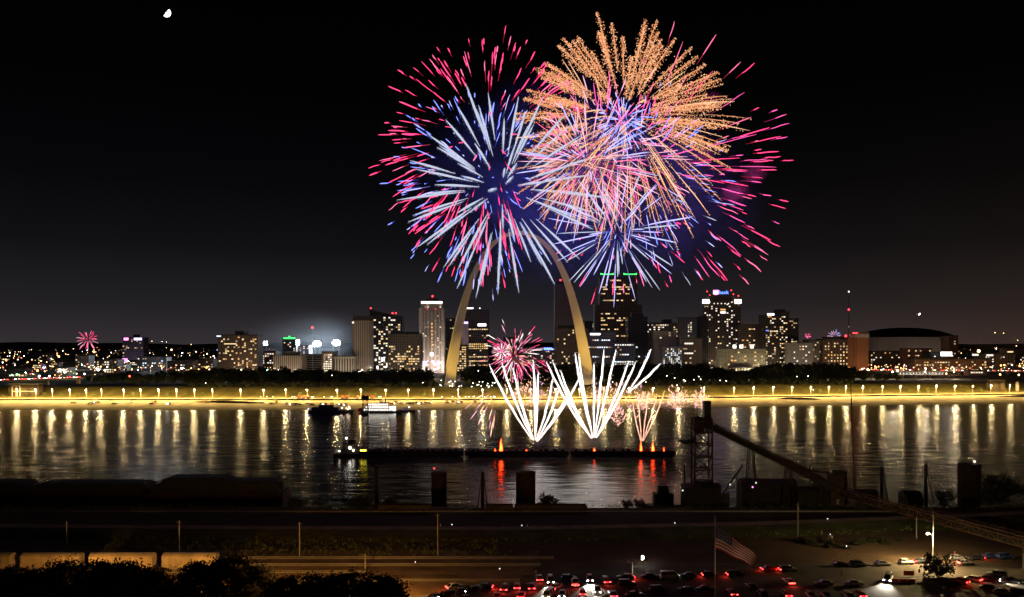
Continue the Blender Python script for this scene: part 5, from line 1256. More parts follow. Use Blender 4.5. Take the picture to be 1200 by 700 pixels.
mb = MB(); mb.box(-2.9, 2.9, -2.3, 2.3, q.z - 7.5 + 4.21, q.z - 7.5 + 4.5); mb.build('roof', M['dark_steel'], root)
mb = MB(); mb.box(-.5, .5, -2.06, -2.0, 1, 3); mb.build('door', M['grey_steel'], root)
# stacker boom over the conveyor
p = P(949, 548, 325); root = empty('stacker_boom', (p.x, 325, 7), 'small dark stacker boom poking out over the conveyor', 'crane'); z = p.z - 7
mb = MB(); mb.bar((0, 0, -1), (0, 0, z + 1), .3); mb.build('mast', M['dark_steel'], root)
mb = MB(); mb.bar((-7, 0, z - .8), (8, 0, z - 2.0), .28); mb.bar((0, 0, z + 1), (8, 0, z - 2), .1); mb.bar((0, 0, z + 1), (-7, 0, z - .8), .1); mb.build('jib', M['dark_steel'], root)
# sheds and machinery under the conveyor
def shed(x0, x1, yt, Y, label, gable=1.2):
    a, b_ = P(x0, yt, Y), P(x1, yt, Y); L = b_.x - a.x; z = a.z - 6; root = empty('dock_shed', ((a.x + b_.x) / 2, Y, 6), label, 'shed')
    mb = MB(); mb.box(-L / 2, L / 2, -4, 4, -5, z - gable); mb.build('wall', M['shed_wall'], root)
    mb = MB(); vs = [(-L / 2 - .4, -4.4, z - gable + .02), (L / 2 + .4, -4.4, z - gable + .02), (L / 2 + .4, 4.4, z - gable + .02), (-L / 2 - .4, 4.4, z - gable + .02), (-L / 2 - .4, 0, z), (L / 2 + .4, 0, z)]
    mb.idx(vs, [(0, 1, 5, 4), (2, 3, 4, 5), (1, 2, 5), (3, 0, 4), (3, 2, 1, 0)]); mb.build('roof', M['dark_steel'], root)
    mb = MB(); mb.box(-.9, .9, -4.06, -4.0, -1, 1.8); mb.build('door', M['dark_steel'], root)
shed(866, 930, 561, 332, 'long low dark dock shed below the upper conveyor'); shed(800, 842, 566, 330, 'squat dark dock shed at the foot of the conveyor tower'); shed(931, 970, 570, 325, 'small dark dock shed left of the transfer hut'); shed(1000, 1024, 573, 322, 'lowest dark dock shed right of the transfer hut'); shed(1058, 1076, 575, 330, 'small domed looking dark hut between the two braced posts', 2.2)
# crane arm and pipes
p = P(848, 570, 328); root = empty('dock_crane', (p.x, 328, 7), 'small dark dock crane with a raised boom right of the conveyor tower', 'crane')
mb = MB(); mb.box(-2, 2, -1.5, 1.5, -1, 4); mb.build('cab', M['dark_steel'], root)
mb = MB(); mb.bar((0, 0, 4), (7.5, 0, 15), .28); mb.bar((0, 0, 4.8), (7.5, 0, 15.6), .12); mb.build('boom', M['rust_steel'], root)
mb = MB(); mb.bar((7.5, 0, 15), (7.5, 0, 7), .06); mb.build('hoist_cable', M['dark_steel'], root)
p = P(802, 545, 338); root = empty('exhaust_stack', (p.x, 338, 3), 'thin dark upright stack between the dark towboat and the conveyor tower', 'stack')
mb = MB(); mb.tube([(0, 0, -4), (0, 0, p.z - 3)], [.5, .42], 8); mb.build('pipe', M['dark_steel'], root)
mb = MB(); mb.tube([(0, 0, p.z - 3), (0, 0, p.z - 2.6)], [.6, .6], 8); mb.build('cap', M['dark_steel'], root)
# dark harbour boat
p = P(778, 590, 342); root = empty('harbour_boat', (p.x, 344, 0), 'dark harbour boat silhouette moored before the orange water', 'boat')
boat_hull(15, 6, -.6, 3.6, .3).build('hull', M['dark_steel'], root)
mb = MB(); mb.box(-4, 4, -2.4, 2.4, 3.62, 8.4); mb.build('deck_house', M['dark_steel'], root)
mb = MB(); mb.box(-2.4, 2.2, -1.8, 1.8, 8.42, 11.6, 0, .3, .2); mb.build('wheelhouse', M['dark_steel'], root)
mb = MB(); mb.bar((0, 0, 11.6), (0, 0, 15.6), .12); mb.bar((-1.2, 0, 13.6), (1.2, 0, 13.6), .08); mb.bar((2.6, 0, 8), (2.8, 0, 13), .1); mb.build('mast', M['dark_steel'], root)
mb = MB(); mb.tube([(-9, -2, 3), (-7.6, -2.6, 3.4), (-6.6, -2.9, 3.0)], [1.1, 1.2, .8], 8); mb.build('fender', M['black_rubber'], root)
for px, py, k in ((886, 566, 'white'), (882, 571, 'pink'), (855.5, 568, 'cool'), (800, 575, 'white')):
    p = P(px, py, 322); root = empty('work_light', p, {886: 'white work light low on the dock right of the tower', 882: 'small pink work light low on the dock', 855.5: 'cool white work light on the dark dock shed', 800: 'white work light at the stern of the dark harbour boat'}[px], 'lamp')
    mb = MB(); mb.ball((0, 0, 0), .32, 0, 7, 5); mb.build('bulb', E[k], root)
    mb = MB(); mb.bar((0, .3, -(p.z - 6)), (0, .3, .3), .06); mb.build('post', M['dark_steel'], root)

# tall thin pole
p = P(997, 450, 330); root = empty('tall_pole', (p.x, 330, 7), 'very tall thin dark pole rising above the conveyor to the far bank', 'pole'); z = p.z - 7
mb = MB(); mb.tube([(1.6, 0, -2), (1.2, 0, z * .3), (.5, 0, z * .65), (0, 0, z)], [.42, .36, .3, .2], 8); mb.build('shaft', M['rust_steel'], root)
mb = MB()
for k in range(14): zz = 2 + (z - 5) * k / 14; x = 1.6 * (1 - zz / z); mb.bar((x - .6, 0, zz), (x + .6, 0, zz), .06)
mb.build('step_rungs', M['dark_steel'], root)
mb = MB(); mb.bar((-1.2, 0, z - 8), (1.3, 0, z - 8), .09); mb.build('crossarm', M['dark_steel'], root)

# utility poles
def upole(px, yt, yb, label, lamp=None, z=8.0):
    p = GZ(px, yb, z); H = P(px, yt, p.y).z - z; root = empty('utility_pole', (p.x, p.y, z), label, 'pole')
    mb = MB(); mb.tube([(0, 0, -.5), (0, 0, H)], [.2, .13], 8); mb.build('post', M['grey_steel'], root)
    mb = MB(); mb.bar((-.8, 0, H - .6), (.8, 0, H - .6), .06)
    for s in (-.7, 0, .7): mb.cyl((s, 0), .07, .05, H - .55, H - .3, 6)
    mb.build('crossarm', M['wood_pole'], root); return root
upole(78, 611, 641, 'faint grey pole before the levee road, second from the left edge'); upole(210, 610, 646, 'grey pole before the levee road above the rightmost hopper car'); upole(351, 612, 652, 'grey pole before the levee road above the largest treetop'); upole(513, 602, 651, 'grey pole before the levee road under the leftmost mooring cell'); upole(935, 589, 629, 'grey pole before the levee road right of the flag'); upole(741, 659, 674, 'short grey post at the back of the car park'); upole(1074, 607, 631, 'thin pole just left of the lit street lamp'); upole(428, 649, 671, 'short pole with a pale foot behind the treetops'); upole(1199, 640, 668, 'thin post at the right edge behind the blue car')

# railway
def track(y, x0, x1, label, z=8.0, dz=.02):
    root = empty('railway_track', (0, y, z), label, 'railway track'); mb = MB(); x = x0
    while x < x1: mb.box(x, x + .25, -1.3, 1.3, -.1, .12); x += .9
    mb.build('sleepers', M['wood_pole'], root)['kind'] = 'stuff'
    for s in (-.75, .75):
        mb = MB(); mb.box(x0, x1, s - .05, s + .05, .12, .3); mb.build('rail', M['grey_steel'], root)
track(226, -260, -40, 'railway track under the hopper cars'); track(218, -260, 2, 'railway track nearest to the trees in front of the hopper cars'); track(233.5, -260, 8, 'railway track just behind the hopper cars'); track(241, -260, 12, 'farthest track of the left rail yard, below the levee'); track(307, -260, 200, 'riverside railway track between the levee and the bank', 8.1)
def hopper(x, y, L, label):
    root = empty('hopper_car', (x, y, 8.3), label, 'rail car', 'lit covered hopper cars in the rail yard')
    mb = MB(); prof = [(-1.5, 1.5), (-1.55, 4.4), (-.8, 4.9), (.8, 4.9), (1.55, 4.4), (1.5, 1.5)]; n = len(prof)
    vs = [(-L / 2 + 1.0, y_, z_) for y_, z_ in prof] + [(L / 2 - 1.0, y_, z_) for y_, z_ in prof]
    mb.idx(vs, [tuple(range(n)), tuple(range(2 * n - 1, n - 1, -1))] + [(i, n + i, n + (i + 1) % n, (i + 1) % n) for i in range(n)])
    for k in range(9): xx = -L / 2 + 1.4 + k * (L - 2.8) / 8; mb.box(xx - .06, xx + .06, -1.66, -1.5, 1.5, 4.35)
    mb.build('body', M['hopper_paint'], root)
    for k in range(3):
        xx = (k - 1) * L * .27; mb = MB(); mb.idx([(xx - 2.2, -1.3, 1.49), (xx + 2.2, -1.3, 1.49), (xx + 2.2, 1.3, 1.49), (xx - 2.2, 1.3, 1.49), (xx - .5, -.5, .5), (xx + .5, -.5, .5), (xx + .5, .5, .5), (xx - .5, .5, .5)], [(0, 1, 5, 4), (1, 2, 6, 5), (2, 3, 7, 6), (3, 0, 4, 7), (4, 5, 6, 7)]); mb.build('hopper_outlet', M['hopper_paint'], root)
    mb = MB(); mb.box(-L / 2 + .2, L / 2 - .2, -.3, .3, .9, 1.3); mb.box(-L / 2 + .1, -L / 2 + .9, -1.4, 1.4, 1.0, 1.4); mb.box(L / 2 - .9, L / 2 - .1, -1.4, 1.4, 1.0, 1.4); mb.build('underframe', M['dark_steel'], root)
    mb = MB(); mb.box(-L / 2 + 1, L / 2 - 1, -.4, .4, 5.0, 5.08); mb.build('roof_walkway', M['grey_steel'], root)
    for s in (-1, 1):
        mb = MB(); mb.box(s * (L / 2 - 2.2) - 1.2, s * (L / 2 - 2.2) + 1.2, -.9, .9, .35, .75)
        bo = mb.build('bogie', M['dark_steel'], root)
        for dx in (-.9, .9):
            for yy in (-.8, .7):
                mb = MB(); mb.tube([(s * (L / 2 - 2.2) + dx, yy, .42), (s * (L / 2 - 2.2) + dx, yy + .12, .42)], .42, 12); mb.build('wheel', M['dark_steel'], bo)
        mb = MB(); 
        for k in range(7): mb.bar((s * (L / 2 - .9), -1.3, 1.4 + k * .45), (s * (L / 2 - .9), -.8, 1.4 + k * .45), .03)
        mb.build('ladder', M['grey_steel'], root)
def hop_px(x0, x1, lb):
    Y = 226; a = (x0 - CX) / F * Y; b_ = (x1 - CX) / F * Y; hopper((a + b_) / 2, Y, b_ - a - .4, lb)
hop_px(-62, 21, 'lit hopper car cut off by the left edge of the picture'); hop_px(22, 101, 'lit hopper car with a rust patched side, second from the left'); hop_px(102, 186, 'lit hopper car partly behind two treetops, third from the left'); hop_px(187, 260, 'rightmost lit hopper car, with a clear bright side')
for i, (x0, x1, lb) in enumerate(((443, 506, 'low grey gondola car on the riverside track, leftmost'), (568, 602, 'short low gondola car below the middle braced post'), (602, 688, 'long low grey gondola car below the round bush'))):
    Y = 307; a = (x0 - CX) / F * Y; b_ = (x1 - CX) / F * Y; L = b_ - a - .5; root = empty('gondola_car', ((a + b_) / 2, Y, 8.4), lb, 'rail car', 'low gondola cars on the riverside track')
    mb = MB(); mb.box(-L / 2, L / 2, -1.5, -1.35, 1, 2.5); mb.box(-L / 2, L / 2, 1.35, 1.5, 1, 2.5); mb.box(-L / 2, -L / 2 + .15, -1.34, 1.34, 1, 2.5); mb.box(L / 2 - .15, L / 2, -1.34, 1.34, 1, 2.5); mb.box(-L / 2 + .16, L / 2 - .16, -1.34, 1.34, .9, 1.1)
    n = int(L / 2); 
    for k in range(n): mb.box(-L / 2 + k * L / n + .5, -L / 2 + k * L / n + .65, -1.6, -1.5, 1, 2.5)
    mb.build('body', M['gondola_paint'], root)
    for s in (-1, 1):
        mb = MB(); mb.box(s * (L / 2 - 1.6) - 1.1, s * (L / 2 - 1.6) + 1.1, -.9, .9, .3, .85)
        for dx in (-.8, .8): mb.tube([(s * (L / 2 - 1.6) + dx, -.85, .4), (s * (L / 2 - 1.6) + dx, -.7, .4)], .4, 10)
        mb.build('bogie', M['dark_steel'], root)

# sodium yard lamps (behind the treetops) and the lit street lamp
def street_lamp(loc, H, arm, label, k, r=.3, name='street_lamp', post='grey_steel', top=None):
    root = empty(name, loc, label, 'street lamp'); T_ = top or H
    mb = MB(); mb.tube([(0, 0, -.4), (0, 0, T_)], [.17, .11], 10); mb.build('post', M[post], root)
    mb = MB(); mb.tube([(0, 0, H - .9), (arm * .5, 0, H - .2), (arm, 0, H)], [.07, .06, .05], 6); ao = mb.build('arm', M['grey_steel'], root)
    mb = MB(); mb.tube([(arm - .35, 0, H + .02), (arm, 0, H + .16), (arm + .45, 0, H + .02)], [.12, .26, .1], 8); mb.build('hood', M['grey_steel'], ao)
    mb = MB(); mb.ball((arm, 0, H - .12), r, 0, 10, 6, .6); mb.build('lamp_head', E[k], ao); return root
street_lamp((-80, 206, 8), 6.6, 1.2, 'sodium yard lamp hidden behind the second treetop group', 'sodium', .26); street_lamp((-112, 207, 8), 6.4, 1.2, 'sodium yard lamp shining through the leftmost treetops', 'sodium', .26); street_lamp((-38, 197, 8), 6.8, -1.2, 'sodium yard lamp shining through the largest treetop', 'sodium', .36)
p = GZ(1093.5, 663, 8); street_lamp((p.x, p.y, 8), P(1087, 625, p.y).z - 8, -1.55, 'lit street lamp with a short arm at the back of the right car park', 'yard', .3, top=P(1093, 598, p.y).z - 8)
p = GZ(753, 662, 8); root = empty('work_light', (p.x, p.y, 8), 'bright white work light on a stand at the edge of the dark field', 'lamp')
mb = MB(); mb.bar((0, 0, 0), (0, 0, 1.8), .06); mb.build('stand', M['dark_steel'], root)
mb = MB(); mb.box(-.28, .28, -.1, .1, 1.5, 2.5); mb.build('lamp_panel', E['head'], root)

# trees in front
bigc = [crown_mesh('crown', 5.2, 4.6, 62, 90, .34, M['leaf_dark'], s) for s in (31, 32, 33)]; bigt = trunk_mesh(7, .35, 5, 34)
for i, (px, yt, Y, s, lb) in enumerate(((8, 678, 172, .8, 'dark leafy tree at the bottom left corner'), (48, 672, 176, .9, 'dark leafy tree before the joint of the first hopper cars'), (72, 660, 182, 1.0, 'dark treetop rising in front of the second hopper car'), (112, 668, 178, .85, 'dark leafy tree below the joint of the middle hopper cars'), (142, 661, 182, 1.0, 'dark rounded treetop before the third hopper car'), (178, 674, 176, .8, 'low dark tree left of the lit ground patch'),
     (236, 662, 184, .95, 'dark treetop before the right end of the hopper cars'), (268, 656, 186, 1.0, 'tallest dark treetop right of the hopper cars'), (296, 668, 180, .85, 'small dark tree in the gap right of the tallest treetop'), (340, 678, 178, .9, 'broad low dark tree before the orange dirt'), (378, 672, 180, 1.0, 'dark leafy tree left of the largest crown'), (414, 666, 182, 1.15, 'largest dark crown with sparks of lamp light through its leaves'), (446, 676, 180, .95, 'rightmost dark tree of the foreground row'), (205, 690, 168, .8, 'low dark bushy tree below the bright ground patch'), (318, 692, 166, .8, 'low dark tree at the bottom edge under the orange dirt'), (100, 692, 164, .9, 'low dark tree at the bottom edge under the hopper cars'), (30, 696, 162, .9, 'low dark tree in the very corner'))):
    top = P(px, yt, Y); H = top.z - 8; zc = max(4.0, H - 4.4 * s)
    root = tree(bigc[i % 3], bigt, (top.x, Y, 8), zc / s, s, lb, 'dark foreground trees', szz=s)
    root.children[0].scale = (1, 1, max(.7, (zc / s) / 9.5))
bushc = crown_mesh('crown', 2.6, 2.1, 26, 46, .26, M['leaf_dark'], 41); busht = trunk_mesh(.9, .1, 2, 42)
for (px, py, s, lb) in ((643, 591, 1.5, 'round dark bush on the bank beside the broad mooring cell'), (426, 590, 1.4, 'dark bush on the bank below the slim mooring post'), (412, 592, 1.0, 'low dark bush on the bank left of the slim mooring post'), (456, 592, 1.1, 'low dark bush on the bank right of the slim mooring post'), (348, 592, 1.2, 'dark bush at the right end of the barge row'), (1176, 572, 2.6, 'dark leaning riverside tree at the right edge'), (1160, 583, 1.4, 'low dark bush left of the riverside tree'), (735, 593, .8, 'small dark bush on the bank before the orange water'), (750, 592, .9, 'small dark bush left of the harbour boat'), (1098, 663, 1.4, 'dark bush at the foot of the lit street lamp'), (1108, 583, 1.3, 'low dark bush on the bank left of the rightmost mooring cell')):
    Y = 317 if py < 600 else GZ(px, py + 9, 8).y - 4
    z0 = 8.0 if py < 600 else 8.0; p = P(px, py, Y); root = tree(bushc, busht, (p.x, Y, z0), max(1.3, (p.z - z0) / s), s, lb, 'dark bushes and small trees along the bank', name='bush', cat='bush')
for i in range(16):
    px = 930 + i * 9 + U(-3, 3) if i < 12 else U(1020, 1060); p = GZ(px, 638 + U(-5, 5), 8.2)
    tree(bushc, busht, p, .7, U(.35, .6), 'low scrubby bush on the dim green slope below the levee road', 'scrub on the levee slope', name='bush', cat='bush')

# flag
p = GZ(838, 706, 8); root = empty('flagpole', (p.x, p.y, 8), 'tall pale flagpole in the right foreground', 'flagpole'); H = P(838, 605, p.y).z - 8; FX, FY = p.x, p.y
mb = MB(); mb.tube([(0, 0, -.3), (0, 0, H)], [.13, .07], 10); mb.build('pole', M['pale_paint'], root)
mb = MB(); mb.ball((0, 0, H + .12), .16, 0, 10, 6); mb.build('finial', M['chrome'], root)
mb = MB(); mb.cyl((0, 0), .5, .5, -.2, .25, 16); mb.build('base', M['concrete'], root)
def flagpt(u, v):       # u along the fly, v down the hoist
    a = P(838.6 + 1.0, 616, FY); top = Vector((0, 0, 0))
    # hoist 616..642; the fly sags down to the right
    x = u * 10.3; drop = 7.4 * u ** 1.2 * (1 - .12 * v); hoist = 5.4 * (1 - .3 * u)
    zz = -drop - v * hoist + .28 * math.sin(u * 9 + v * 1.4) * u
    yy = 1.1 * math.sin(u * 8.5 + v * 1.1) * (.25 + u) * .6
    return Vector((x - .9 * v * u, yy, zz))
mb = MB(); NU, NV = 39, 26; vs = []; ms = []; fs = []
for i in range(NU + 1):
    for j in range(NV + 1): vs.append(flagpt(i / NU, j / NV))
base = len(mb.v); mb.v += [tuple(v) for v in vs]
for i in range(NU):
    for j in range(NV):
        mb.f.append((i * (NV + 1) + j, (i + 1) * (NV + 1) + j, (i + 1) * (NV + 1) + j + 1, i * (NV + 1) + j + 1))
        mb.m.append(2 if (i < 15 and j < 14) else (0 if (j // 2) % 2 == 0 else 1))
M['flag_red'] = mat('flag_red', (.42, .035, .045), .85); M['flag_white'] = mat('flag_white', (.7, .68, .66), .85); M['flag_blue'] = mat('flag_blue', (.025, .035, .16), .85)
pz = P(838, 617, FY).z
fo = mb.build('flag', [M['flag_red'], M['flag_white'], M['flag_blue']], None, (FX + .15, FY, pz), smooth=True, fix=False)
tag(fo, 'large stars and stripes flag drooping from the tall flagpole', 'flag')
mb = MB()
for rI in range(9):
    for cI in range(6 if rI % 2 == 0 else 5):
        u = (cI * 2 + 1 + (rI % 2)) / 12 * 15 / NU; v = (rI + .6) / 9.4 * 14 / NV
        for off in (-.05, .05):
            c = flagpt(u, v) + Vector((0, off, 0)); pts = []
            for k in range(10):
                rr = .17 if k % 2 == 0 else .07; a = math.pi / 2 + k * math.pi / 5; pts.append(c + Vector((rr * math.cos(a), 0, rr * math.sin(a))))
            mb.face(pts)
mb.build('stars', M['flag_white'], fo, fix=False)

r_ = empty('flag_uplight', (FX + 2.0, FY - 3.2, 8), 'small ground uplight shining on the large flag from the pole foot', 'floodlight')
mb = MB(); mb.cyl((0, 0), .22, .28, 0, .35, 10); mb.build('housing', M['dark_steel'], r_)
l = bpy.data.lights.new('uplight_beam', 'SPOT'); l.energy = 2600; l.color = (1, .62, .36); l.spot_size = R(62); l.spot_blend = .6; l.shadow_soft_size = .08
lo = bpy.data.objects.new('uplight_beam', l); COL.objects.link(lo); lo.parent = r_; lo.location = (0, 0, .45); lo.rotation_euler = Vector((2.2, 3.2, 12)).to_track_quat('-Z', 'Y').to_euler()
# ------------------------------------------------------------------ CARS
PAINT = {k: mat(k + '_car_paint', c, .3, .25, .04, 2, 0, .5) for k, c in (('silver', (.42, .43, .45)), ('white', (.62, .62, .6)), ('black', (.018, .018, .02)), ('blue', (.03, .09, .32)), ('grey', (.14, .145, .15)), ('red', (.3, .02, .025)), ('tan', (.3, .25, .18)), ('dark', (.04, .04, .045)))}
M['rim'] = mat('wheel_rim', (.4, .4, .42), .35, .7); M['lens_red'] = mat('lens_red', (.25, .01, .01), .2); M['lens_clear'] = mat('lens_clear', (.5, .5, .5), .15)
KIND = {  # length, width, height, bonnet z, cabin front/back at the belt and at the roof (fractions of the length, front is +x)
    'sedan': dict(L=4.7, W=1.82, H=1.46, B=.92, c=(.24, .06, -.24, -.40), g=.30), 'suv': dict(L=4.7, W=1.9, H=1.78, B=1.08, c=(.25, .13, -.44, -.48), g=.36),
    'van': dict(L=5.2, W=2.0, H=2.0, B=1.1, c=(.36, .22, -.46, -.49), g=.34), 'pickup': dict(L=5.5, W=1.95, H=1.85, B=1.12, c=(.2, .09, -.1, -.14), g=.42), 'hatchback': dict(L=4.2, W=1.78, H=1.52, B=.95, c=(.24, .08, -.36, -.46), g=.3)}
CARM = {}
def car_parts(kind, paint):
    key = (kind, paint)
    if key in CARM: return CARM[key]
    k = KIND[kind]; L, W, H, B, g = k['L'], k['W'], k['H'], k['B'], k['g']; c0, c1, c2, c3 = [q * L for q in k['c']]
    pm = PAINT[paint]; out = []
    st = [(-L / 2, .55, B * .86, .80), (-L / 2 + .12, g, B * .97, .95), (-L * .38, g, B, 1), (-L * .1, g, B, 1), (L * .2, g, B, 1), (L * .34, g, B * .93, .99), (L / 2 - .18, g, B * .84, .93), (L / 2, .45, B * .66, .80)]
    mb = MB(); vs = []
    for x, z0, z1, wf in st:
        w = W / 2 * wf; vs += [(x, -w * .94, z0), (x, -w, z0 + (z1 - z0) * .35), (x, -w * .97, z0 + (z1 - z0) * .8), (x, -w * .84, z1), (x, w * .84, z1), (x, w * .97, z0 + (z1 - z0) * .8), (x, w, z0 + (z1 - z0) * .35), (x, w * .94, z0)]
    n = 8; fs = [tuple(range(n - 1, -1, -1)), tuple((len(st) - 1) * n + j for j in range(n))]
    for i in range(len(st) - 1):
        for j in range(n): fs.append((i * n + j, i * n + (j + 1) % n, (i + 1) * n + (j + 1) % n, (i + 1) * n + j))
    mb.idx(vs, fs)
    rw, bw = W / 2 * .70, W / 2 * .84; rz = H - .07
    # roof slab and pillars
    mb.idx([(c1, -rw, rz), (c1, rw, rz), (c2, rw, rz), (c2, -rw, rz), (c1 - .12, -rw * .85, H), (c1 - .12, rw * .85, H), (c2 + .12, rw * .85, H), (c2 + .12, -rw * .85, H)], [(3, 2, 1, 0), (4, 5, 6, 7), (0, 1, 5, 4), (1, 2, 6, 5), (2, 3, 7, 6), (3, 0, 4, 7)])
    for s in (-1, 1):
        for (xa, xb) in ((c0, c1), (c3, c2), ((c0 + c3) / 2, (c1 + c2) / 2)): mb.bar((xa, s * bw * .97, B - .03), (xb, s * rw, rz), .055)
    if kind == 'pickup':
        mb.box(-L / 2 + .08, c3 - .05, -W / 2 * .84, -W / 2 * .76, B, B + .22); mb.box(-L / 2 + .08, c3 - .05, W / 2 * .76, W / 2 * .84, B, B + .22); mb.box(-L / 2 + .05, -L / 2 + .13, -W / 2 * .76, W / 2 * .76, B, B + .22)
    out.append(('body', mb.mesh('body', pm, True)))
    def pane(nm, pts):
        m_ = MB(); m_.face(pts); me = m_.mesh(nm, M['car_glass']); out.append((nm, me))
    e = .015
    pane('windscreen', [(c0 + e, -bw * .93, B), (c0 + e, bw * .93, B), (c1 + e, rw * .95, rz), (c1 + e, -rw * .95, rz)])
    pane('rear_window', [(c3 - e, -bw * .93, B), (c3 - e, bw * .93, B), (c2 - e, rw * .95, rz), (c2 - e, -rw * .95, rz)])
    for s in (-1, 1): pane('side_window', [(c0 - .1, s * (bw * .95), B + .01), (c3 + .1, s * (bw * .95), B + .01), (c2 + .02, s * (rw * .985), rz), (c1 - .02, s * (rw * .985), rz)])
    for x in (L * .31, -L * .30):
        for s in (-1, 1):
            m_ = MB(); y = s * (W / 2 - .1); rr = .33 if kind in ('sedan', 'hatchback') else .38
            m_.tube([(x, y - .11, rr), (x, y + .11, rr)], rr, 18, 0); m_.tube([(x, y + s * .112 - .005, rr), (x, y + s * .118, rr)], rr * .62, 14, 1)
            out.append(('wheel', m_.mesh('wheel', [M['black_rubber'], M['rim']])))
    for s in (-1, 1):
        m_ = MB(); m_.box(L / 2 - .12, L / 2 - .01, s * W * .36 - .2, s * W * .36 + .2, B * .60, B * .76); out.append(('headlight', m_.mesh('headlight', M['lens_clear'])))
    for s in (-1, 1):
        m_ = MB(); m_.box(-L / 2 - .03, -L / 2 + .1, s * W * .36 - .2, s * W * .36 + .2, B * .68, B * .84); out.append(('tail_light', m_.mesh('tail_light', M['lens_red'])))
    CARM[key] = out; return out
LITM = {}
def car(px, py, kind, paint, deg, label, lights='', z=8.03):
    """deg: heading, 0 drives to the right, 90 drives away from the viewer, 270 towards him."""
    p = GZ(px, py, z); root = empty('parked_car' if not lights else 'car', p, label, 'car', 'cars in the right foreground', R(deg))
    for nm, me in car_parts(kind, paint):
        if nm == 'headlight' and 'h' in lights or nm == 'tail_light' and 't' in lights:
            kk = (me.name, nm)
            if kk not in LITM: m2 = me.copy(); m2.materials.clear(); m2.materials.append(E['head' if nm == 'headlight' else 'tail']); LITM[kk] = m2
            me = LITM[kk]
        link(nm, me, root)
    if 't' in lights:
        L = KIND[kind]['L']; l = bpy.data.lights.new('tail_glow', 'POINT'); l.energy = 110; l.color = (1, .05, .03); l.shadow_soft_size = .06
        o = bpy.data.objects.new('tail_glow', l); COL.objects.link(o); o.parent = root; o.location = (-L / 2 - .25, 0, .8)
    if 'h' in lights:
        L = KIND[kind]['L']
        for s in (-1, 1):
            l = bpy.data.lights.new('beam', 'SPOT'); l.energy = 9500; l.color = (1, .9, .72); l.spot_size = R(58); l.spot_blend = .7; l.shadow_soft_size = .04
            o = bpy.data.objects.new('beam', l); COL.objects.link(o); o.parent = root; o.location = (L / 2 + .03, s * .62, .72); o.rotation_euler = (R(90 - 9), 0, R(-90))
    return root
# back row along the field
car(762, 678, 'sedan', 'dark', 8, 'dark sedan parked in the back row left of the silver van'); car(785, 678, 'van', 'silver', 4, 'silver van parked side on in the back row, left of the flagpole'); car(806, 677, 'sedan', 'grey', 182, 'grey car with lit headlights creeping along behind the flagpole', 'h'); car(832, 676, 'hatchback', 'dark', 3, 'small dark car with red tail lights just left of the flagpole', 't')
car(735, 687, 'suv', 'black', 5, 'black utility vehicle before the bright red tail lights'); car(733, 679, 'sedan', 'tan', 182, 'tan sedan with glaring red tail lights in the back row', 't'); car(709, 683, 'suv', 'dark', 100, 'dark utility vehicle seen from behind with red tail lights', 't'); car(691, 681, 'hatchback', 'red', 268, 'small red car facing the viewer with orange white headlights', 'h'); car(674, 686, 'pickup', 'silver', 88, 'silver pickup seen from behind with red tail lights', 't')
car(652, 690, 'sedan', 'white', 60, 'white sedan with tail lights behind the pale minibus', 't'); car(643, 700, 'van', 'white', 250, 'pale minibus with glaring white lights at the bottom edge', 'h'); car(622, 690, 'sedan', 'dark', 95, 'dark sedan braking in a pool of red light', 't'); car(606, 690, 'hatchback', 'grey', 90, 'grey hatchback with red tail lights left of the red pool', 't'); car(611, 700, 'sedan', 'red', 85, 'red sedan at the bottom edge in the red pool of light', 't')
car(592, 692, 'suv', 'black', 80, 'black utility vehicle with a pair of red lights right of the blue car', 't'); car(583, 701, 'sedan', 'red', 88, 'dark red sedan with bright tail lights below the black utility vehicle', 't'); car(567, 690, 'sedan', 'blue', 170, 'deep blue sedan with a red tail light in the queue', 't'); car(553, 694, 'hatchback', 'dark', 205, 'dark hatchback with headlights at the end of the curved queue', 'h'); car(538, 696, 'sedan', 'grey', 210, 'grey sedan with orange white headlights in the curved queue', 'h'); car(522, 701, 'suv', 'dark', 215, 'dark utility vehicle with glaring headlights leading the curved queue', 'h'); car(508, 703, 'sedan', 'black', 215, 'black sedan at the very left of the curved queue')
car(744, 700, 'sedan', 'black', 12, 'black sedan at the bottom edge left of the grey sedans'); car(804, 694, 'sedan', 'black', 160, 'black sedan with a gleaming windscreen left of the flagpole foot'); car(827, 693, 'sedan', 'grey', 4, 'grey sedan parked side on beside the flagpole foot'); car(772, 694, 'suv', 'dark', 8, 'dark utility vehicle in the middle row left of the gleaming windscreen')
car(533, 690, 'sedan', 'silver', 30, 'silver sedan at the tail of the curved queue near the orange dirt', 't'); car(632, 680, 'sedan', 'grey', 92, 'grey sedan with small red lights behind the dark braking sedan', 't'); car(659, 699, 'sedan', 'silver', 262, 'silver sedan with glaring headlights beside the pale minibus', 'h'); car(683, 697, 'hatchback', 'dark', 85, 'dark hatchback with tail lights right of the headlit silver sedan', 't'); car(700, 694, 'sedan', 'tan', 265, 'tan sedan facing the viewer with headlights on in the middle row', 'h'); car(718, 699, 'sedan', 'blue', 92, 'blue sedan nose in at the bottom edge with red lights', 't'); car(645, 683, 'suv', 'grey', 270, 'grey utility vehicle facing the viewer behind the white sedan', 'h'); car(667, 680, 'hatchback', 'blue', 5, 'small blue hatchback side on left of the silver pickup')
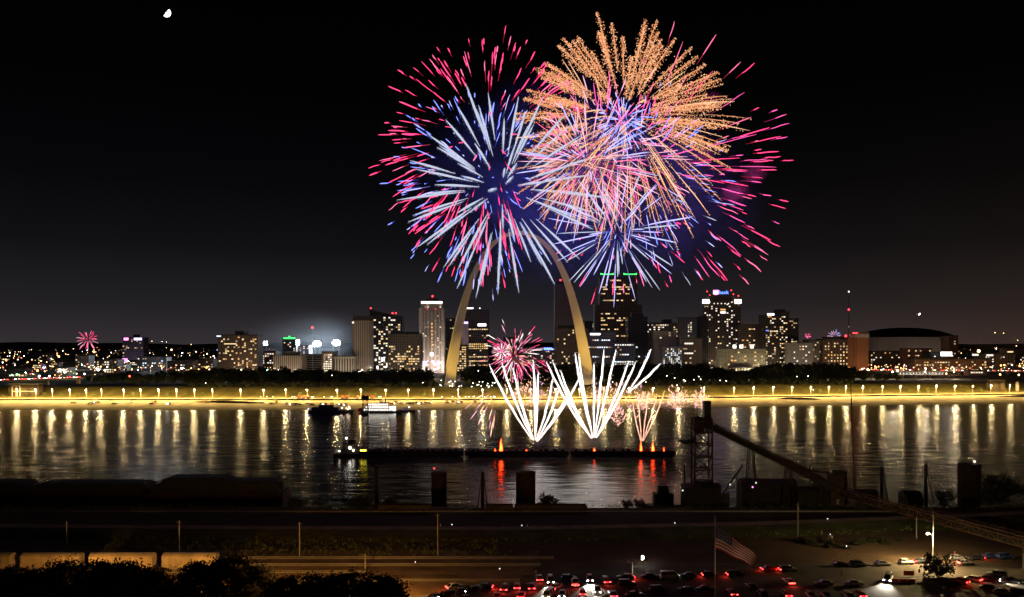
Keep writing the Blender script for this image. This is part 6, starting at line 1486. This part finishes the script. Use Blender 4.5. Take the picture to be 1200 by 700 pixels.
# right of the flagpole
car(862, 676, 'suv', 'dark', 2, 'dark utility vehicle with red tail lights just below the flag', 't'); car(902, 669, 'sedan', 'red', 6, 'red sedan lit by tail lights right of the flag tip', 't'); car(923, 670, 'suv', 'tan', 8, 'tan utility vehicle with a red tail light at the end of the driving lane', 't'); car(924, 684, 'sedan', 'white', 95, 'white sedan driving away up the middle lane', 't'); car(921, 699, 'hatchback', 'red', 92, 'red hatchback with the brightest red tail lights at the bottom', 't')
car(880, 690, 'sedan', 'dark', 92, 'dark sedan parked nose in below the flag'); car(893, 699, 'suv', 'black', 90, 'black utility vehicle at the bottom left of the red hatchback'); car(858, 697, 'sedan', 'black', 90, 'black sedan at the bottom right of the flagpole foot', 't')
car(965, 686, 'sedan', 'silver', 176, 'silver sedan side on in the middle row, left of the white sedan'); car(1001, 686, 'sedan', 'white', 4, 'white sedan side on in the middle row, left of the headlit van'); car(950, 701, 'hatchback', 'white', 265, 'white hatchback at the bottom edge below the silver sedan'); car(968, 701, 'sedan', 'grey', 268, 'grey sedan at the bottom edge below the silver sedan'); car(1007, 699, 'sedan', 'red', 92, 'red sedan with glowing tail lights below the white sedan', 't'); car(993, 701, 'suv', 'tan', 88, 'tan utility vehicle at the bottom edge left of the glowing red sedan')
car(1041, 681, 'van', 'silver', 238, 'silver van with two round white headlights facing the viewer', 'h')
car(985, 664, 'sedan', 'black', 4, 'black sedan in the far right row, leftmost'); car(1006, 664, 'suv', 'dark', 3, 'dark utility vehicle in the far right row, second from its left end'); car(1034, 663, 'sedan', 'grey', 6, 'grey sedan in the far right row left of the white hatchback'); car(1062, 661, 'hatchback', 'white', 5, 'white hatchback in the far right row near the lit street lamp'); car(1081, 660, 'sedan', 'dark', 4, 'dark sedan in the far right row just left of the lit street lamp', 't')
car(1119, 656, 'sedan', 'silver', 185, 'silver sedan right of the lit street lamp in the far row'); car(1131, 662, 'hatchback', 'white', 4, 'white hatchback with red tail lights on the far driving lane', 't'); car(1143, 656, 'sedan', 'dark', 180, 'dark sedan with a red tail light left of the blue cars', 't'); car(1160, 654, 'sedan', 'blue', 6, 'dark blue sedan in the far row, left of the bright blue one'); car(1178, 655, 'suv', 'blue', 4, 'bright blue utility vehicle at the right end of the far row')
car(1124, 683, 'sedan', 'red', 125, 'red sedan with bright tail lights leaving through the right car park', 't'); car(1140, 681, 'hatchback', 'white', 130, 'white hatchback with red and white lights behind the leaving red sedan', 't'); car(1160, 681, 'sedan', 'dark', 325, 'dark sedan casting a white headlight beam on the ground', 'h'); car(1168, 676, 'suv', 'grey', 150, 'grey utility vehicle at the right end of the middle rows'); car(1186, 683, 'sedan', 'black', 330, 'black sedan parked at the right edge of the middle rows'); car(1160, 692, 'sedan', 'dark', 325, 'dark sedan with a gleaming roof in the lower right row'); car(1176, 697, 'sedan', 'grey', 325, 'grey sedan in the lower right row beside the gleaming roof'); car(1196, 699, 'suv', 'black', 325, 'black utility vehicle in the lower right corner')
# orange barriers
p = GZ(1058, 683, 8.03); root = empty('barrier', p, 'orange plastic barrier row beside the headlit silver van', 'barrier')
for k in range(3):
    mb = MB(); x = -2.2 + k * 2.2; mb.prism([(x - 1.05, 0), (x + 1.05, 0), (x + 1.0, .35), (x + .9, 1.05), (x - .9, 1.05), (x - 1.0, .35)], -.25, .25); mb.build('segment', M['orange_plastic'], root)
p = GZ(1065, 676, 8.03); root = empty('tarpaulin_frame', p, 'low orange tarpaulin panel behind the barrier row', 'tarpaulin')
mb = MB(); mb.box(-1.4, 1.4, -.04, .04, .3, 1.6); mb.build('sheet', M['orange_plastic'], root)
for x in (-1.35, 1.35):
    mb = MB(); mb.bar((x, .1, 0), (x, .1, 1.7), .04); mb.build('post', M['grey_steel'], root)

# people watching from the levee and the car park
def person_mesh(seed, cols):
    rg = random.Random(seed); me = bpy.data.meshes.new('person'); a = rg.uniform(-.12, .12); ar = rg.uniform(.0, 1.0)
    V = [(0, 0, .95), (0, .02, 1.2), (0, .02, 1.42), (0, 0, 1.52), (0, -.01, 1.64), (0, -.02, 1.74), (.17, 0, 1.40), (.24, -.02, 1.14), (.20, -.12 - .14 * ar, .98 + .35 * ar), (-.17, 0, 1.40), (-.25, 0, 1.12), (-.24, -.06, .86),
         (.09, 0, .9), (.11, -.03 + a, .5), (.11, .02 + a, .07), (.12, -.13 + a, .04), (-.09, 0, .9), (-.11, -.03 - a, .5), (-.11, .02 - a, .07), (-.12, -.13 - a, .04)]
    Ed = [(0, 1), (1, 2), (2, 3), (3, 4), (4, 5), (2, 6), (6, 7), (7, 8), (2, 9), (9, 10), (10, 11), (0, 12), (12, 13), (13, 14), (14, 15), (0, 16), (16, 17), (17, 18), (18, 19)]
    rad = [.15, .15, .15, .06, .1, .085, .065, .05, .038, .065, .05, .038, .09, .065, .048, .04, .09, .065, .048, .04]
    me.from_pydata(V, Ed, []); o = bpy.data.objects.new('tmp', me); COL.objects.link(o); o.modifiers.new('s', 'SKIN'); o.modifiers.new('d', 'SUBSURF').levels = 1
    for v, r_ in zip(me.skin_vertices[0].data, rad): v.radius = (r_, r_ * .75)
    me.skin_vertices[0].data[0].use_root = True
    dg = bpy.context.evaluated_depsgraph_get(); m2 = bpy.data.meshes.new_from_object(o.evaluated_get(dg)); bpy.data.objects.remove(o)
    m2.name = 'person'; m2.materials.clear()
    for c in cols: m2.materials.append(c)
    for f in m2.polygons:
        z = f.center.z; f.material_index = 0 if z > 1.49 or (abs(f.center.x) > .2 and z < 1.05 and z > .75) else (1 if z > .93 else 2)
    return m2
skin = mat('skin', (.42, .25, .17), .6); cl = [mat('cloth_%s' % n, c, .9) for n, c in (('white', (.55, .55, .53)), ('navy', (.03, .04, .09)), ('grey', (.2, .2, .2)), ('red', (.35, .05, .04)))]
PM = [person_mesh(1, (skin, cl[0], cl[1])), person_mesh(2, (skin, cl[2], cl[1])), person_mesh(3, (skin, cl[3], cl[2])), person_mesh(4, (skin, cl[1], cl[2]))]
PL = ['person in a white shirt watching from the %s', 'person in a grey shirt watching from the %s', 'person in a red shirt watching from the %s', 'person in dark clothes watching from the %s']
for i, (px, py, where, z) in enumerate(((516, 620, 'levee road', 10.03), (529, 619.5, 'levee road', 10.03), (590, 619.5, 'levee road', 10.03), (611, 620.5, 'levee road', 10.03), (618, 620.5, 'levee road', 10.03), (626, 620.5, 'levee road', 10.03), (790, 617.5, 'levee road', 10.03), (889, 613.5, 'levee road', 10.03), (969, 612.5, 'levee road', 10.03), (544, 625, 'levee slope', 8), (963, 628, 'levee slope', 8), (972, 631, 'levee slope', 8), (975, 634, 'levee slope', 8), (991, 645, 'field below the levee', 8), (982, 652, 'field below the levee', 8), (994, 654, 'field below the levee', 8), (585, 672, 'rail yard edge', 8.02), (628, 676, 'rail yard edge', 8.02), (486, 664, 'rail yard edge', 8.02), (848, 669, 'car park edge', 8.02), (986, 676, 'car park', 8.02), (1106, 674, 'car park', 8.02), (1119, 653, 'back of the car park', 8.02))):
    p = GZ(px, py, z); o = link('person', PM[i % 4], None, p); o.rotation_euler = (0, 0, math.pi + U(-.7, .7)); s = U(.95, 1.05); o.scale = (s, s, s)
    tag(o, PL[i % 4] % where, 'person', 'people on the %s' % where)
    if i % 5 in (1, 3):
        mb = MB(); mb.box(-.06, .06, -.012, .012, -.1, .1, 0); q = p + Vector((-.2 if False else .2, -.3, 1.32)); ph = mb.build('phone', E['phone'], None, q); tag(ph, 'glowing phone held up on the %s' % where, 'phone', 'glowing phones')

# rough weeds along the bank edge, the levee and the yard: nobody could count them
mb = MB(); rw = random.Random(77)
for i in range(2600):
    z = rw.random()
    if z < .4: x, y, zz = rw.uniform(-230, 220), rw.uniform(309, 319), 8.1
    elif z < .75: x = rw.uniform(-190, 180); y = crest_y(x) + rw.choice([-9, -7, -11, -5]) + rw.uniform(-2, 2); zz = 8.3
    else: x, y, zz = rw.uniform(-150, 0), rw.uniform(243, 262), 8.0
    h = rw.uniform(.4, 1.3)
    for k in range(5):
        a = rw.uniform(0, 6.28); d = Vector((math.cos(a), math.sin(a), 0)); q = Vector((x, y, zz)) + d * rw.uniform(0, .5)
        mb.face([q - d * .12, q + d * .12, q + d * .5 + Vector((0, 0, h))])
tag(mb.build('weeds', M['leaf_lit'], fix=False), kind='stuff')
